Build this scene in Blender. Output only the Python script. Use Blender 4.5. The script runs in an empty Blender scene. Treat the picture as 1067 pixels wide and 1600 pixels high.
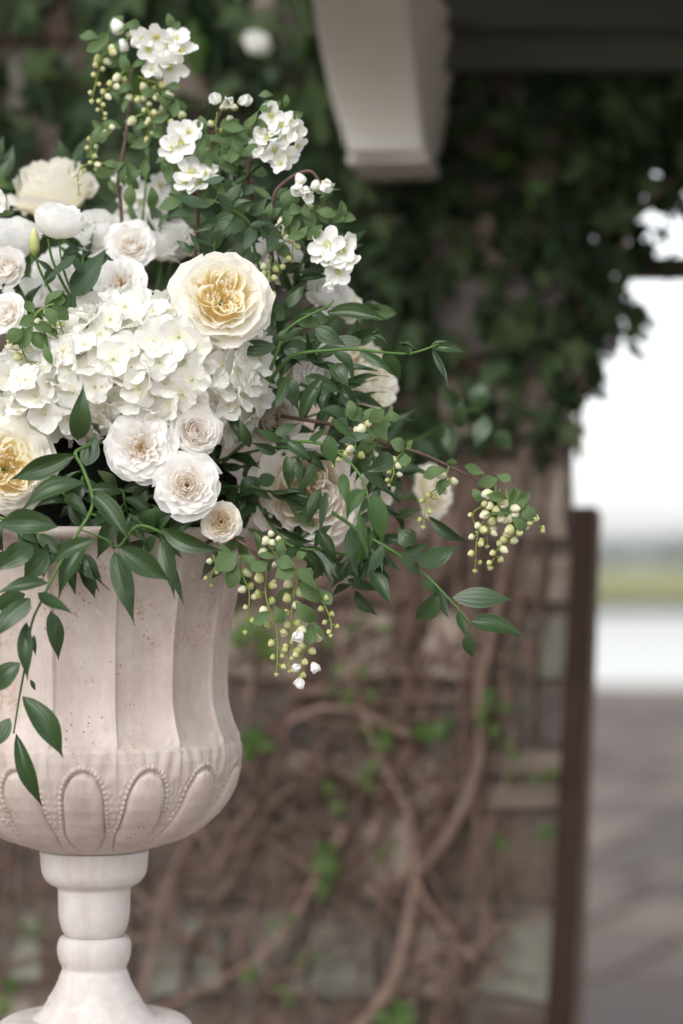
import bpy, math, random
import numpy as np
from mathutils import Vector, Matrix

R = random.Random(7)
scene = bpy.context.scene
col = scene.collection

# ---------------------------------------------------------------- camera
F = 3780.0            # focal length in photograph pixels (85 mm on a 36 mm tall frame)
CX, HZ = 533.5, 880.0  # horizon row of the photograph
H = 1.25              # eye height
cam_d = bpy.data.cameras.new('camera')
cam = bpy.data.objects.new('camera', cam_d)
col.objects.link(cam)
cam.location = (0, 0, H)
cam.rotation_euler = (math.radians(90), 0, 0)
cam_d.sensor_fit = 'VERTICAL'
cam_d.sensor_height = 36.0
cam_d.sensor_width = 24.0
cam_d.lens = 36.0 * F / 1600.0
cam_d.shift_y = (HZ - 800) / 1600.0
cam_d.clip_start = 0.05
cam_d.clip_end = 3000
cam_d.dof.use_dof = True
cam_d.dof.focus_distance = 2.60
cam_d.dof.aperture_fstop = 2.2
cam_d.dof.aperture_blades = 0
scene.camera = cam

# ---------------------------------------------------------------- sky, sun, exposure
SUN_EL, SUN_AZ = math.radians(42), math.radians(205)   # azimuth clockwise from +Y: behind the camera, a little to the left
world = bpy.data.worlds.new('World')
scene.world = world
world.use_nodes = True
wn, wl = world.node_tree.nodes, world.node_tree.links
wn.clear()
sky = wn.new('ShaderNodeTexSky')
sky.sky_type = 'NISHITA'
sky.sun_disc = False
sky.sun_elevation = SUN_EL
sky.sun_rotation = SUN_AZ
sky.air_density = 1.0
sky.dust_density = 1.5
sky.ozone_density = 1.0
hsv = wn.new('ShaderNodeHueSaturation')
hsv.inputs['Saturation'].default_value = 0.17      # cloud cover takes the blue out of it
bg = wn.new('ShaderNodeBackground')
bg.inputs['Strength'].default_value = 0.15
wo = wn.new('ShaderNodeOutputWorld')
wl.new(sky.outputs[0], hsv.inputs['Color'])
wl.new(hsv.outputs[0], bg.inputs['Color'])
wl.new(bg.outputs[0], wo.inputs['Surface'])
sun_d = bpy.data.lights.new('sun', 'SUN')
sun_d.energy = 0.9
sun_d.angle = math.radians(50)
sun_d.color = (1.0, 0.975, 0.945)
sun = bpy.data.objects.new('sun', sun_d)
col.objects.link(sun)
sd = Vector((math.sin(SUN_AZ) * math.cos(SUN_EL), math.cos(SUN_AZ) * math.cos(SUN_EL), math.sin(SUN_EL)))
sun.rotation_euler = sd.to_track_quat('Z', 'Y').to_euler()
sun.location = (-3, -4, 6)
scene.view_settings.view_transform = 'Standard'
scene.view_settings.look = 'None'
scene.view_settings.gamma = 1.0
scene.view_settings.use_curve_mapping = False
scene.view_settings.exposure = 0.90
scene.render.engine = 'CYCLES'
scene.cycles.use_denoising = True
scene.cycles.max_bounces = 14
scene.cycles.diffuse_bounces = 9
scene.cycles.transmission_bounces = 8
scene.cycles.sample_clamp_indirect = 6.0

# ---------------------------------------------------------------- helpers
def P(px, py, Y):
    """point at distance Y seen at photograph pixel (px, py)"""
    return Vector(((px - CX) / F * Y, Y, H - (py - HZ) / F * Y))

YW, WS = 4.30, 0.087        # the wall: y = YW - WS * x
def onwall(px, py, off=0.0):
    k = (px - CX) / F
    Y = (YW - off) / (1 + WS * k)
    return P(px, py, Y)

def empty(name, loc, label=None, cat=None, group=None, kind=None):
    o = bpy.data.objects.new(name, None)
    o.empty_display_size = 0.05
    o.location = loc
    col.objects.link(o)
    tag(o, label, cat, group, kind)
    return o

def tag(o, label=None, cat=None, group=None, kind=None):
    if label: o['label'] = label
    if cat: o['category'] = cat
    if group: o['group'] = group
    if kind: o['kind'] = kind
    return o

class MB:
    """collects quads / triangles with uv, then becomes one mesh"""
    def __init__(s):
        s.v, s.f, s.uv, s.m = [], [], [], []
    def grid(s, pts, nu, nv, mat=0, closed=False):
        """pts[j][i], i along u (nu), j along v (nv)"""
        b = len(s.v)
        for j in range(nv):
            for i in range(nu):
                s.v.append(tuple(pts[j][i]))
        n = nu if closed else nu - 1
        for j in range(nv - 1):
            for i in range(n):
                i2 = (i + 1) % nu
                s.f.append((b + j * nu + i, b + j * nu + i2, b + (j + 1) * nu + i2, b + (j + 1) * nu + i))
                u0, u1 = i / max(1, n), (i + 1) / max(1, n)
                v0, v1 = j / (nv - 1), (j + 1) / (nv - 1)
                s.uv.append(((u0, v0), (u1, v0), (u1, v1), (u0, v1)))
                s.m.append(mat)
    def poly(s, pts, uvs=None, mat=0):
        b = len(s.v)
        s.v += [tuple(p) for p in pts]
        s.f.append(tuple(range(b, b + len(pts))))
        s.uv.append(tuple(uvs) if uvs else tuple((0, 0) for _ in pts))
        s.m.append(mat)
    def fan(s, centre, ring, uvc=(0.5, 0.5), uvr=None, mat=0, closed=True):
        b = len(s.v)
        s.v.append(tuple(centre))
        s.v += [tuple(p) for p in ring]
        n = len(ring)
        for i in range(n if closed else n - 1):
            j = (i + 1) % n
            s.f.append((b, b + 1 + i, b + 1 + j))
            s.uv.append((uvc, uvr[i] if uvr else (0, 1), uvr[j] if uvr else (0, 1)))
            s.m.append(mat)
    def tube(s, pts, radii, seg=6, mat=0, cap=True, res=4):
        P_ = smooth_path([Vector(p) for p in pts], res)
        n = len(P_)
        if not hasattr(radii, '__len__'): radii = [radii, radii]
        rr = np.interp(np.linspace(0, 1, n), np.linspace(0, 1, len(radii)), radii)
        rows = []
        nrm = None
        for k in range(n):
            t = (P_[min(k + 1, n - 1)] - P_[max(k - 1, 0)])
            if t.length < 1e-9: t = Vector((0, 0, 1))
            t.normalize()
            if nrm is None:
                nrm = t.orthogonal().normalized()
            else:
                nrm = (nrm - t * nrm.dot(t))
                nrm = nrm.normalized() if nrm.length > 1e-6 else t.orthogonal().normalized()
            bn = t.cross(nrm)
            rows.append([P_[k] + (nrm * math.cos(a) + bn * math.sin(a)) * rr[k]
                         for a in [2 * math.pi * i / seg for i in range(seg)]])
        s.grid(rows, seg, n, mat, closed=True)
        if cap:
            s.fan(P_[-1], rows[-1], mat=mat)
            s.fan(P_[0], rows[0][::-1], mat=mat)
    def box(s, c, size, rz=0.0, mat=0, M=None):
        if M is None:
            M = Matrix.Translation(c) @ Matrix.Rotation(rz, 4, 'Z')
        x, y, z = [a / 2 for a in size]
        q = [M @ Vector(p) for p in ((-x, -y, -z), (x, -y, -z), (x, y, -z), (-x, y, -z), (-x, -y, z), (x, -y, z), (x, y, z), (-x, y, z))]
        b = len(s.v)
        s.v += [tuple(p) for p in q]
        for f in ((0, 3, 2, 1), (4, 5, 6, 7), (0, 1, 5, 4), (1, 2, 6, 5), (2, 3, 7, 6), (3, 0, 4, 7)):
            s.f.append(tuple(b + i for i in f))
            s.uv.append(((0, 0), (1, 0), (1, 1), (0, 1)))
            s.m.append(mat)
    def mesh(s, name, mats, smooth=True):
        me = bpy.data.meshes.new(name)
        me.from_pydata(s.v, [], s.f)
        ul = me.uv_layers.new(name='uv')
        flat = [c for f in s.uv for p in f for c in p]
        ul.data.foreach_set('uv', flat)
        for m in (mats if isinstance(mats, (list, tuple)) else [mats]):
            me.materials.append(m)
        me.polygons.foreach_set('material_index', s.m)
        me.polygons.foreach_set('use_smooth', [smooth] * len(s.f))
        me.update()
        return me
    def build(s, name, mats, parent=None, smooth=True, rel=False):
        """world-space vertices; with rel they are moved into the parent's space"""
        if rel and parent is not None:
            inv = parent.matrix_basis.inverted()
            s.v = [tuple(inv @ Vector(p)) for p in s.v]
        return link(name, s.mesh(name, mats, smooth), parent)

def link(name, me, parent=None, M=None):
    o = bpy.data.objects.new(name, me)
    col.objects.link(o)
    if parent is not None: o.parent = parent
    if M is not None: o.matrix_basis = M
    return o

def smooth_path(pts, res):
    if len(pts) < 3 or res <= 1:
        if len(pts) == 2 and res > 1:
            return [pts[0].lerp(pts[1], i / 2) for i in range(3)]
        return pts
    out = []
    n = len(pts)
    for i in range(n - 1):
        p0, p1, p2, p3 = pts[max(i - 1, 0)], pts[i], pts[i + 1], pts[min(i + 2, n - 1)]
        for k in range(res):
            t = k / res
            out.append(0.5 * ((2 * p1) + (p2 - p0) * t + (2 * p0 - 5 * p1 + 4 * p2 - p3) * t * t + (3 * p1 - p0 - 3 * p2 + p3) * t ** 3))
    out.append(pts[-1])
    return out

def sm(a, b, x):
    t = min(1, max(0, (x - a) / (b - a)))
    return t * t * (3 - 2 * t)

# ---------------------------------------------------------------- materials
def mat(name):
    m = bpy.data.materials.new(name)
    m.use_nodes = True
    nt = m.node_tree
    return m, nt, nt.nodes, nt.links, nt.nodes['Principled BSDF'], nt.nodes['Material Output']

def rampn(N, L, fac, stops, interp='LINEAR'):
    r = N.new('ShaderNodeValToRGB')
    r.color_ramp.interpolation = interp
    while len(r.color_ramp.elements) < len(stops): r.color_ramp.elements.new(0.5)
    for e, (p, c) in zip(r.color_ramp.elements, stops):
        e.position = p
        e.color = (*c, 1) if len(c) == 3 else c
    L.new(fac, r.inputs[0])
    return r

def noise(N, L, scale, detail=4, vec=None, rough=0.5):
    n = N.new('ShaderNodeTexNoise')
    n.inputs['Scale'].default_value = scale
    n.inputs['Detail'].default_value = detail
    n.inputs['Roughness'].default_value = rough
    if vec is not None: L.new(vec, n.inputs['Vector'])
    return n

def mixc(N, L, fac, a, b, mode='MIX'):
    m = N.new('ShaderNodeMix')
    m.data_type = 'RGBA'
    m.blend_type = mode
    for k, x in (('Factor', fac), ('A', a), ('B', b)):
        s = {'Factor': m.inputs[0], 'A': m.inputs[6], 'B': m.inputs[7]}[k]
        if hasattr(x, 'links') or hasattr(x, 'is_linked'): L.new(x, s)
        elif k == 'Factor': s.default_value = x
        else: s.default_value = (*x, 1)
    return m.outputs[2]

def bump(N, L, bsdf, height, strength, dist=0.01):
    b = N.new('ShaderNodeBump')
    b.inputs['Strength'].default_value = strength
    b.inputs['Distance'].default_value = dist
    L.new(height, b.inputs['Height'])
    L.new(b.outputs[0], bsdf.inputs['Normal'])
    return b

def petal_mat(name, stops, transl=0.35, rough=0.55, var=0.06):
    """colour runs along the petal (uv v: claw 0 -> rim 1)"""
    m, nt, N, L, B, O = mat(name)
    tc = N.new('ShaderNodeTexCoord')
    sp = N.new('ShaderNodeSeparateXYZ')
    L.new(tc.outputs['UV'], sp.inputs[0])
    ns = noise(N, L, 60, 3, tc.outputs['Object'])
    ad = N.new('ShaderNodeMath'); ad.operation = 'MULTIPLY_ADD'
    L.new(ns.outputs[0], ad.inputs[0]); ad.inputs[1].default_value = var * 2
    sb = N.new('ShaderNodeMath'); sb.operation = 'SUBTRACT'
    L.new(sp.outputs[1], sb.inputs[0]); sb.inputs[1].default_value = var
    L.new(sb.outputs[0], ad.inputs[2])
    rp = rampn(N, L, ad.outputs[0], stops)
    L.new(rp.outputs[0], B.inputs['Base Color'])
    B.inputs['Roughness'].default_value = rough
    B.inputs['Specular IOR Level'].default_value = 0.25
    # fine veins running along the petal
    mp = N.new('ShaderNodeMapping'); mp.inputs['Scale'].default_value = (26, 2.2, 1)
    L.new(tc.outputs['UV'], mp.inputs[0])
    vn = noise(N, L, 1.0, 3, mp.outputs[0])
    bump(N, L, B, vn.outputs[0], 0.30, 0.004)
    tr = N.new('ShaderNodeBsdfTranslucent')
    L.new(rp.outputs[0], tr.inputs['Color'])
    mx = N.new('ShaderNodeMixShader')
    mx.inputs[0].default_value = transl
    L.new(B.outputs[0], mx.inputs[1]); L.new(tr.outputs[0], mx.inputs[2])
    L.new(mx.outputs[0], O.inputs['Surface'])
    return m

def leaf_mat(name, top, top2, under, rough=0.35, transl=0.22, spec=0.5, veins=22, vein_c=None):
    m, nt, N, L, B, O = mat(name)
    tc = N.new('ShaderNodeTexCoord')
    oi = N.new('ShaderNodeObjectInfo')
    ge = N.new('ShaderNodeNewGeometry')
    sp = N.new('ShaderNodeSeparateXYZ'); L.new(tc.outputs['UV'], sp.inputs[0])
    base = mixc(N, L, oi.outputs['Random'], top, top2)
    ns = noise(N, L, 40, 4, tc.outputs['Object'])
    nr = rampn(N, L, ns.outputs[0], [(0.3, (0.72, 0.72, 0.72)), (0.7, (1.25, 1.25, 1.25))])
    base = mixc(N, L, 0.7, base, nr.outputs[0], 'MULTIPLY')
    # midrib
    ab = N.new('ShaderNodeMath'); ab.operation = 'SUBTRACT'; L.new(sp.outputs[0], ab.inputs[0]); ab.inputs[1].default_value = 0.5
    a2 = N.new('ShaderNodeMath'); a2.operation = 'ABSOLUTE'; L.new(ab.outputs[0], a2.inputs[0])
    mr = rampn(N, L, a2.outputs[0], [(0.0, (1, 1, 1)), (0.035, (0, 0, 0))])
    vc = vein_c or tuple(min(1, c * 1.9 + 0.01) for c in top)
    base = mixc(N, L, mr.outputs[0], base, vc)
    base = mixc(N, L, ge.outputs['Backfacing'], base, under)
    L.new(base, B.inputs['Base Color'])
    B.inputs['Roughness'].default_value = rough
    B.inputs['Specular IOR Level'].default_value = spec
    wv = N.new('ShaderNodeTexWave'); wv.wave_type = 'BANDS'; wv.bands_direction = 'X'
    wv.inputs['Scale'].default_value = veins / 20.0 * 1.2
    wv.inputs['Distortion'].default_value = 1.0
    L.new(tc.outputs['UV'], wv.inputs['Vector'])
    bump(N, L, B, wv.outputs[0], 0.13, 0.002)
    tr = N.new('ShaderNodeBsdfTranslucent')
    tcol = mixc(N, L, 1.0, base, (1.5, 1.9, 0.7), 'MULTIPLY')
    L.new(tcol, tr.inputs['Color'])
    mx = N.new('ShaderNodeMixShader'); mx.inputs[0].default_value = transl
    L.new(B.outputs[0], mx.inputs[1]); L.new(tr.outputs[0], mx.inputs[2])
    L.new(mx.outputs[0], O.inputs['Surface'])
    return m

def rough_mat(name, c1, c2, scale=8, rough=0.8, bump_s=0.4, bump_d=0.01, c3=None, random_obj=0.0, detail=6, spec=0.18):
    m, nt, N, L, B, O = mat(name)
    tc = N.new('ShaderNodeTexCoord')
    ns = noise(N, L, scale, detail, tc.outputs['Object'], 0.62)
    st = [(0.3, c1), (0.7, c2)] if c3 is None else [(0.28, c1), (0.5, c2), (0.75, c3)]
    rp = rampn(N, L, ns.outputs[0], st)
    c = rp.outputs[0]
    if random_obj:
        oi = N.new('ShaderNodeObjectInfo')
        rr = rampn(N, L, oi.outputs['Random'], [(0, (1 - random_obj,) * 3), (1, (1 + random_obj,) * 3)])
        c = mixc(N, L, 1.0, c, rr.outputs[0], 'MULTIPLY')
    L.new(c, B.inputs['Base Color'])
    B.inputs['Roughness'].default_value = rough
    B.inputs['Specular IOR Level'].default_value = spec
    n2 = noise(N, L, scale * 5, 6, tc.outputs['Object'], 0.65)
    bump(N, L, B, n2.outputs[0], bump_s, bump_d)
    return m

M = {}
M['yellow_rose'] = petal_mat('yellow_rose_petal', [(0.0, (0.94, 0.72, 0.26)), (0.30, (0.95, 0.82, 0.50)), (0.55, (0.95, 0.91, 0.77)), (0.85, (0.95, 0.93, 0.87))], 0.45)
M['yellow_core'] = petal_mat('yellow_core_petal', [(0.0, (0.98, 0.84, 0.40)), (0.28, (0.98, 0.905, 0.60)), (0.52, (0.98, 0.94, 0.77)), (1.0, (0.98, 0.965, 0.90))], 0.58)
M['blush_rose'] = petal_mat('blush_rose_petal', [(0.0, (0.96, 0.79, 0.63)), (0.24, (0.965, 0.90, 0.82)), (0.50, (0.965, 0.94, 0.90)), (0.92, (0.965, 0.955, 0.94))], 0.50)
M['cream_rose'] = petal_mat('cream_rose_petal', [(0.0, (0.88, 0.80, 0.50)), (0.35, (0.94, 0.89, 0.70)), (0.65, (0.95, 0.92, 0.81)), (1.0, (0.96, 0.945, 0.89))], 0.46)
M['white_rose'] = petal_mat('white_rose_petal', [(0.0, (0.92, 0.91, 0.80)), (0.4, (0.95, 0.945, 0.91)), (1.0, (0.96, 0.955, 0.945))], 0.48)
M['ivory_rose'] = petal_mat('ivory_rose_petal', [(0.0, (0.80, 0.60, 0.36)), (0.35, (0.91, 0.83, 0.68)), (0.65, (0.93, 0.89, 0.81)), (1.0, (0.94, 0.91, 0.86))], 0.38)
M['hydrangea'] = petal_mat('hydrangea_petal', [(0.0, (0.74, 0.75, 0.46)), (0.09, (0.86, 0.84, 0.70)), (0.35, (0.90, 0.885, 0.82)), (1.0, (0.91, 0.905, 0.875))], 0.40, 0.6)
M['blossom'] = petal_mat('blossom_petal', [(0.0, (0.72, 0.74, 0.40)), (0.18, (0.88, 0.88, 0.82)), (1.0, (0.92, 0.92, 0.91))], 0.35)
M['bud'] = petal_mat('pearl_bud', [(0.0, (0.28, 0.36, 0.11)), (0.26, (0.52, 0.56, 0.28)), (0.50, (0.66, 0.66, 0.44)), (0.85, (0.76, 0.73, 0.56)), (1.0, (0.72, 0.58, 0.42))], 0.15, 0.62, 0.12)
M['white_bud'] = petal_mat('white_flower_bud', [(0.0, (0.6, 0.62, 0.3)), (0.15, (0.90, 0.89, 0.82)), (1.0, (0.93, 0.92, 0.90))], 0.3)
M['green_bud'] = petal_mat('green_bud', [(0.0, (0.18, 0.26, 0.05)), (0.4, (0.46, 0.48, 0.18)), (1.0, (0.76, 0.70, 0.42))], 0.15, 0.62, 0.12)
M['smilax'] = leaf_mat('glossy_dark_leaf', (0.007, 0.024, 0.0055), (0.026, 0.060, 0.011), (0.034, 0.066, 0.022), 0.30, 0.14, 0.42)
M['smilax_light'] = leaf_mat('young_glossy_leaf', (0.020, 0.066, 0.009), (0.036, 0.096, 0.014), (0.05, 0.10, 0.03), 0.42, 0.24, 0.27)
M['blue_leaf'] = leaf_mat('blue_green_leaf', (0.010, 0.032, 0.011), (0.020, 0.050, 0.016), (0.05, 0.085, 0.045), 0.5, 0.12, 0.25)
M['pearl_leaf'] = leaf_mat('matte_oval_leaf', (0.016, 0.054, 0.006), (0.050, 0.098, 0.012), (0.10, 0.155, 0.065), 0.55, 0.25, 0.2)
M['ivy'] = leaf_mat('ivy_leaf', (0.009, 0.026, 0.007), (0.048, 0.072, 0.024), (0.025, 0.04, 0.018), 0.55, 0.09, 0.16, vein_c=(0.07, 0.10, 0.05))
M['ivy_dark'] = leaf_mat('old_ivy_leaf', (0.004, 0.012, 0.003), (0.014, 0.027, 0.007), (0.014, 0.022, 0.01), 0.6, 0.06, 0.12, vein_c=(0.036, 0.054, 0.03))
M['ivy_young'] = leaf_mat('young_ivy_leaf', (0.040, 0.085, 0.014), (0.070, 0.120, 0.022), (0.06, 0.11, 0.025), 0.5, 0.25, 0.3)
M['brown_leaf'] = leaf_mat('withered_leaf', (0.22, 0.10, 0.035), (0.28, 0.14, 0.05), (0.2, 0.11, 0.05), 0.7, 0.2, 0.2)
M['green_stem'] = rough_mat('green_stem', (0.06, 0.13, 0.03), (0.10, 0.18, 0.05), 40, 0.5, 0.1)
M['pale_stem'] = rough_mat('pale_green_stalk', (0.16, 0.22, 0.05), (0.26, 0.30, 0.09), 40, 0.55, 0.1)
M['purple_stem'] = rough_mat('purple_brown_twig', (0.075, 0.045, 0.042), (0.15, 0.09, 0.075), 60, 0.6, 0.3, 0.002)
M['stamen'] = rough_mat('stamen', (0.40, 0.26, 0.10), (0.62, 0.46, 0.2), 80, 0.7, 0.1)
M['pale_stamen'] = rough_mat('greenish_flower_eye', (0.42, 0.42, 0.08), (0.62, 0.58, 0.2), 80, 0.7, 0.1)
M['filler_mound'] = rough_mat('gap_shade', (0.004, 0.005, 0.003), (0.012, 0.014, 0.006), 50, 0.95, 0.8, 0.01)  # near-black colour stands in for deep shade between the flowers
M['bark'] = rough_mat('vine_bark', (0.095, 0.060, 0.046), (0.20, 0.135, 0.105), 30, 0.85, 0.8, 0.004, random_obj=0.45)
M['pale_bark'] = rough_mat('pale_vine_bark', (0.14, 0.092, 0.07), (0.235, 0.165, 0.13), 30, 0.85, 0.8, 0.004, random_obj=0.2)
M['mortar'] = rough_mat('mortar', (0.13, 0.105, 0.09), (0.22, 0.18, 0.155), 14, 0.95, 0.7, 0.01)
M['stone_grey'] = rough_mat('grey_stone', (0.085, 0.073, 0.067), (0.20, 0.172, 0.16), 9, 0.9, 0.9, 0.012, (0.14, 0.12, 0.111), random_obj=0.25)
M['stone_tan'] = rough_mat('tan_stone', (0.28, 0.225, 0.185), (0.43, 0.35, 0.29), 9, 0.9, 0.8, 0.012, (0.34, 0.27, 0.22), random_obj=0.18)
M['stone_brown'] = rough_mat('brown_stone', (0.09, 0.068, 0.054), (0.20, 0.152, 0.122), 9, 0.9, 0.9, 0.012, (0.14, 0.106, 0.085), random_obj=0.25)
M['stone_pale'] = rough_mat('lichened_stone', (0.24, 0.24, 0.20), (0.33, 0.315, 0.265), 12, 0.9, 0.8, 0.012, (0.18, 0.18, 0.14), random_obj=0.18)
M['dark_wood'] = rough_mat('dark_brown_wood', (0.019, 0.0095, 0.0065), (0.042, 0.021, 0.0145), 6, 0.6, 0.3, 0.004)
M['cream_paint'] = rough_mat('cream_paint', (0.40, 0.385, 0.35), (0.46, 0.445, 0.405), 6, 0.55, 0.08, 0.002)
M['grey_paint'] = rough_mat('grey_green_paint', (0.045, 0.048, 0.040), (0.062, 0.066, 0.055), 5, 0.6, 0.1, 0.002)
M['flag'] = rough_mat('flagstone', (0.066, 0.046, 0.036), (0.122, 0.091, 0.075), 3, 0.65, 0.25, 0.004, (0.092, 0.067, 0.056), random_obj=0.45, spec=0.35)
M['joint'] = rough_mat('paving_joint', (0.27, 0.22, 0.19), (0.33, 0.27, 0.24), 20, 0.9, 0.4)
M['grass_bank'] = rough_mat('marsh_grass', (0.15, 0.155, 0.055), (0.25, 0.245, 0.095), 0.35, 0.95, 0.6, 0.05, (0.19, 0.19, 0.07))
M['mud'] = rough_mat('mud_edge', (0.06, 0.06, 0.045), (0.10, 0.10, 0.075), 0.8, 0.9, 0.5)
M['wood_mass'] = rough_mat('far_wood_foliage', (0.035, 0.055, 0.030), (0.07, 0.09, 0.05), 0.3, 0.95, 0.3)
M['plinth'] = rough_mat('plinth_stone', (0.34, 0.31, 0.28), (0.45, 0.41, 0.37), 7, 0.85, 0.5)

def water_mat():
    m, nt, N, L, B, O = mat('water')
    B.inputs['Base Color'].default_value = (0.05, 0.07, 0.075, 1)
    B.inputs['Roughness'].default_value = 0.08
    B.inputs['IOR'].default_value = 1.33
    tc = N.new('ShaderNodeTexCoord')
    ns = noise(N, L, 1.6, 4, tc.outputs['Object'])
    bump(N, L, B, ns.outputs[0], 0.02, 0.05)
    return m
M['water'] = water_mat()

def urn_mat(name, c_low, c_high, spots, thresh):
    m, nt, N, L, B, O = mat(name)
    tc = N.new('ShaderNodeTexCoord')
    ns = noise(N, L, 9, 5, tc.outputs['Object'], 0.6)
    rp = rampn(N, L, ns.outputs[0], [(0.3, c_low), (0.72, c_high)])
    c = rp.outputs[0]
    # worn chalky streaks
    n3 = noise(N, L, 55, 5, tc.outputs['Object'], 0.7)
    r3 = rampn(N, L, n3.outputs[0], [(0.35, (0.90, 0.88, 0.87)), (0.65, (1.04, 1.03, 1.02))])
    c = mixc(N, L, 0.8, c, r3.outputs[0], 'MULTIPLY')
    # faint run-down stains and scuffed lighter patches
    mp = N.new('ShaderNodeMapping'); mp.inputs['Scale'].default_value = (34, 34, 3.5)
    L.new(tc.outputs['Object'], mp.inputs[0])
    st = noise(N, L, 1.0, 4, mp.outputs[0], 0.65)
    rs2 = rampn(N, L, st.outputs[0], [(0.36, (0.80, 0.745, 0.70)), (0.54, (1, 1, 1))])
    c = mixc(N, L, 0.55, c, rs2.outputs[0], 'MULTIPLY')
    sc_ = noise(N, L, 26, 6, tc.outputs['Object'], 0.75)
    rc = rampn(N, L, sc_.outputs[0], [(0.60, (0, 0, 0)), (0.68, (1, 1, 1))])
    bwc = N.new('ShaderNodeRGBToBW'); L.new(rc.outputs[0], bwc.inputs[0])
    ms_ = N.new('ShaderNodeMath'); ms_.operation = 'MULTIPLY'; L.new(bwc.outputs[0], ms_.inputs[0]); ms_.inputs[1].default_value = 0.35
    c = mixc(N, L, ms_.outputs[0], c, (0.68, 0.645, 0.62))
    # rust pinholes gathered in patches
    vo = N.new('ShaderNodeTexVoronoi'); vo.inputs['Scale'].default_value = spots
    L.new(tc.outputs['Object'], vo.inputs['Vector'])
    sepc = N.new('ShaderNodeSeparateColor'); L.new(vo.outputs['Color'], sepc.inputs[0])
    clus = noise(N, L, 11, 3, tc.outputs['Object'], 0.6)
    dm = N.new('ShaderNodeMath'); dm.operation = 'MULTIPLY_ADD'     # dot radius from the cell's random value
    L.new(sepc.outputs[0], dm.inputs[0]); dm.inputs[1].default_value = 0.30; dm.inputs[2].default_value = 0.06
    lt = N.new('ShaderNodeMath'); lt.operation = 'SUBTRACT'
    L.new(dm.outputs[0], lt.inputs[0]); L.new(vo.outputs['Distance'], lt.inputs[1])
    dots = rampn(N, L, lt.outputs[0], [(0.0, (0, 0, 0)), (0.10, (1, 1, 1))])
    cl = rampn(N, L, clus.outputs[0], [(thresh, (0, 0, 0)), (thresh + 0.08, (1, 1, 1))])
    pick = rampn(N, L, sepc.outputs[1], [(0.30, (0, 0, 0)), (0.34, (1, 1, 1))])
    f1 = mixc(N, L, 1.0, dots.outputs[0], cl.outputs[0], 'MULTIPLY')
    f2 = mixc(N, L, 1.0, f1, pick.outputs[0], 'MULTIPLY')
    bw = N.new('ShaderNodeRGBToBW'); L.new(f2, bw.inputs[0])
    mu = N.new('ShaderNodeMath'); mu.operation = 'MULTIPLY'; L.new(bw.outputs[0], mu.inputs[0]); mu.inputs[1].default_value = 0.8
    c = mixc(N, L, mu.outputs[0], c, (0.24, 0.125, 0.055))
    # rusty scabs where the paint has lifted
    pn = noise(N, L, 17, 2, tc.outputs['Object'], 0.5)
    pf = noise(N, L, 150, 5, tc.outputs['Object'], 0.75)
    pr1 = rampn(N, L, pn.outputs[0], [(0.57, (0, 0, 0)), (0.66, (1, 1, 1))])
    pr2 = rampn(N, L, pf.outputs[0], [(0.50, (0, 0, 0)), (0.60, (1, 1, 1))])
    pm = mixc(N, L, 1.0, pr1.outputs[0], pr2.outputs[0], 'MULTIPLY')
    bw3 = N.new('ShaderNodeRGBToBW'); L.new(pm, bw3.inputs[0])
    m3 = N.new('ShaderNodeMath'); m3.operation = 'MULTIPLY'; L.new(bw3.outputs[0], m3.inputs[0]); m3.inputs[1].default_value = 0.62
    c = mixc(N, L, m3.outputs[0], c, (0.33, 0.19, 0.10))
    L.new(c, B.inputs['Base Color'])
    B.inputs['Roughness'].default_value = 0.55
    B.inputs['Specular IOR Level'].default_value = 0.35
    n4 = noise(N, L, 90, 5, tc.outputs['Object'], 0.6)
    bump(N, L, B, n4.outputs[0], 0.16, 0.003)
    return m
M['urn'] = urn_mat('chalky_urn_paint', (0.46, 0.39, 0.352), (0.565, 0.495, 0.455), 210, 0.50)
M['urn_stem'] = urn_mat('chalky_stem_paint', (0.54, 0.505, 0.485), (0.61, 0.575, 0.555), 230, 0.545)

# ================================================================ THE SETTING
TE = 24.5       # far edge of the terrace
b = MB()
b.poly([(-30, -25, -0.012), (60, -25, -0.012), (60, TE, -0.012), (-30, TE + 1.2, -0.012)])
b.poly([(-30, TE + 1.2, -0.012), (60, TE, -0.012), (60, TE, -1.4), (-30, TE + 1.2, -1.4)])
terrace = tag(b.build('terrace', M['joint'], smooth=False), kind='structure')
FR = random.Random(3)
flag_meshes = []
for k in range(6):
    b = MB()
    n = 1.0
    e = 0.012
    top = [(-.5, -.5), (.5, -.5), (.5, .5), (-.5, .5)]
    jit = [(x + FR.uniform(-.012, .012), y + FR.uniform(-.012, .012)) for x, y in top]
    lo = [(x, y, 0) for x, y in jit]
    hi = [(x * .985, y * .985, .022) for x, y in jit]
    b.poly(hi)
    for i in range(4):
        j = (i + 1) % 4
        b.poly([lo[i], lo[j], hi[j], hi[i]])
    flag_meshes.append(b.mesh('flagstone', M['flag'], smooth=False))
PA = math.radians(-24)
pr = Matrix.Rotation(PA, 4, 'Z')
v_ = -6.0
while v_ < 30:
    d = FR.choice([0.45, 0.6, 0.75, 0.9])
    u_ = -16 + FR.uniform(-.4, 0)
    while u_ < 12:
        w = FR.choice([0.5, 0.7, 0.9, 1.1])
        q = pr @ Vector((u_ + w / 2, v_ + d / 2, 0))
        if 4.6 < q.y < TE - .75 and -0.35 < q.x < 0.5 + q.y * .17:
            link('flagstone', FR.choice(flag_meshes), terrace,
                 Matrix.Translation((q.x, q.y, -0.011 + FR.uniform(0, .003))) @ pr @ Matrix.Diagonal((w - .05, d - .05, 1, 1)))
        u_ += w
    v_ += d
b = MB()
b.poly([(-700, TE - 3, -1.0), (700, TE - 3, -1.0), (700, 124, -1.0), (-700, 116, -1.0)])
tag(b.build('water', M['water'], smooth=False), kind='structure')
b = MB()
rows = []
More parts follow.
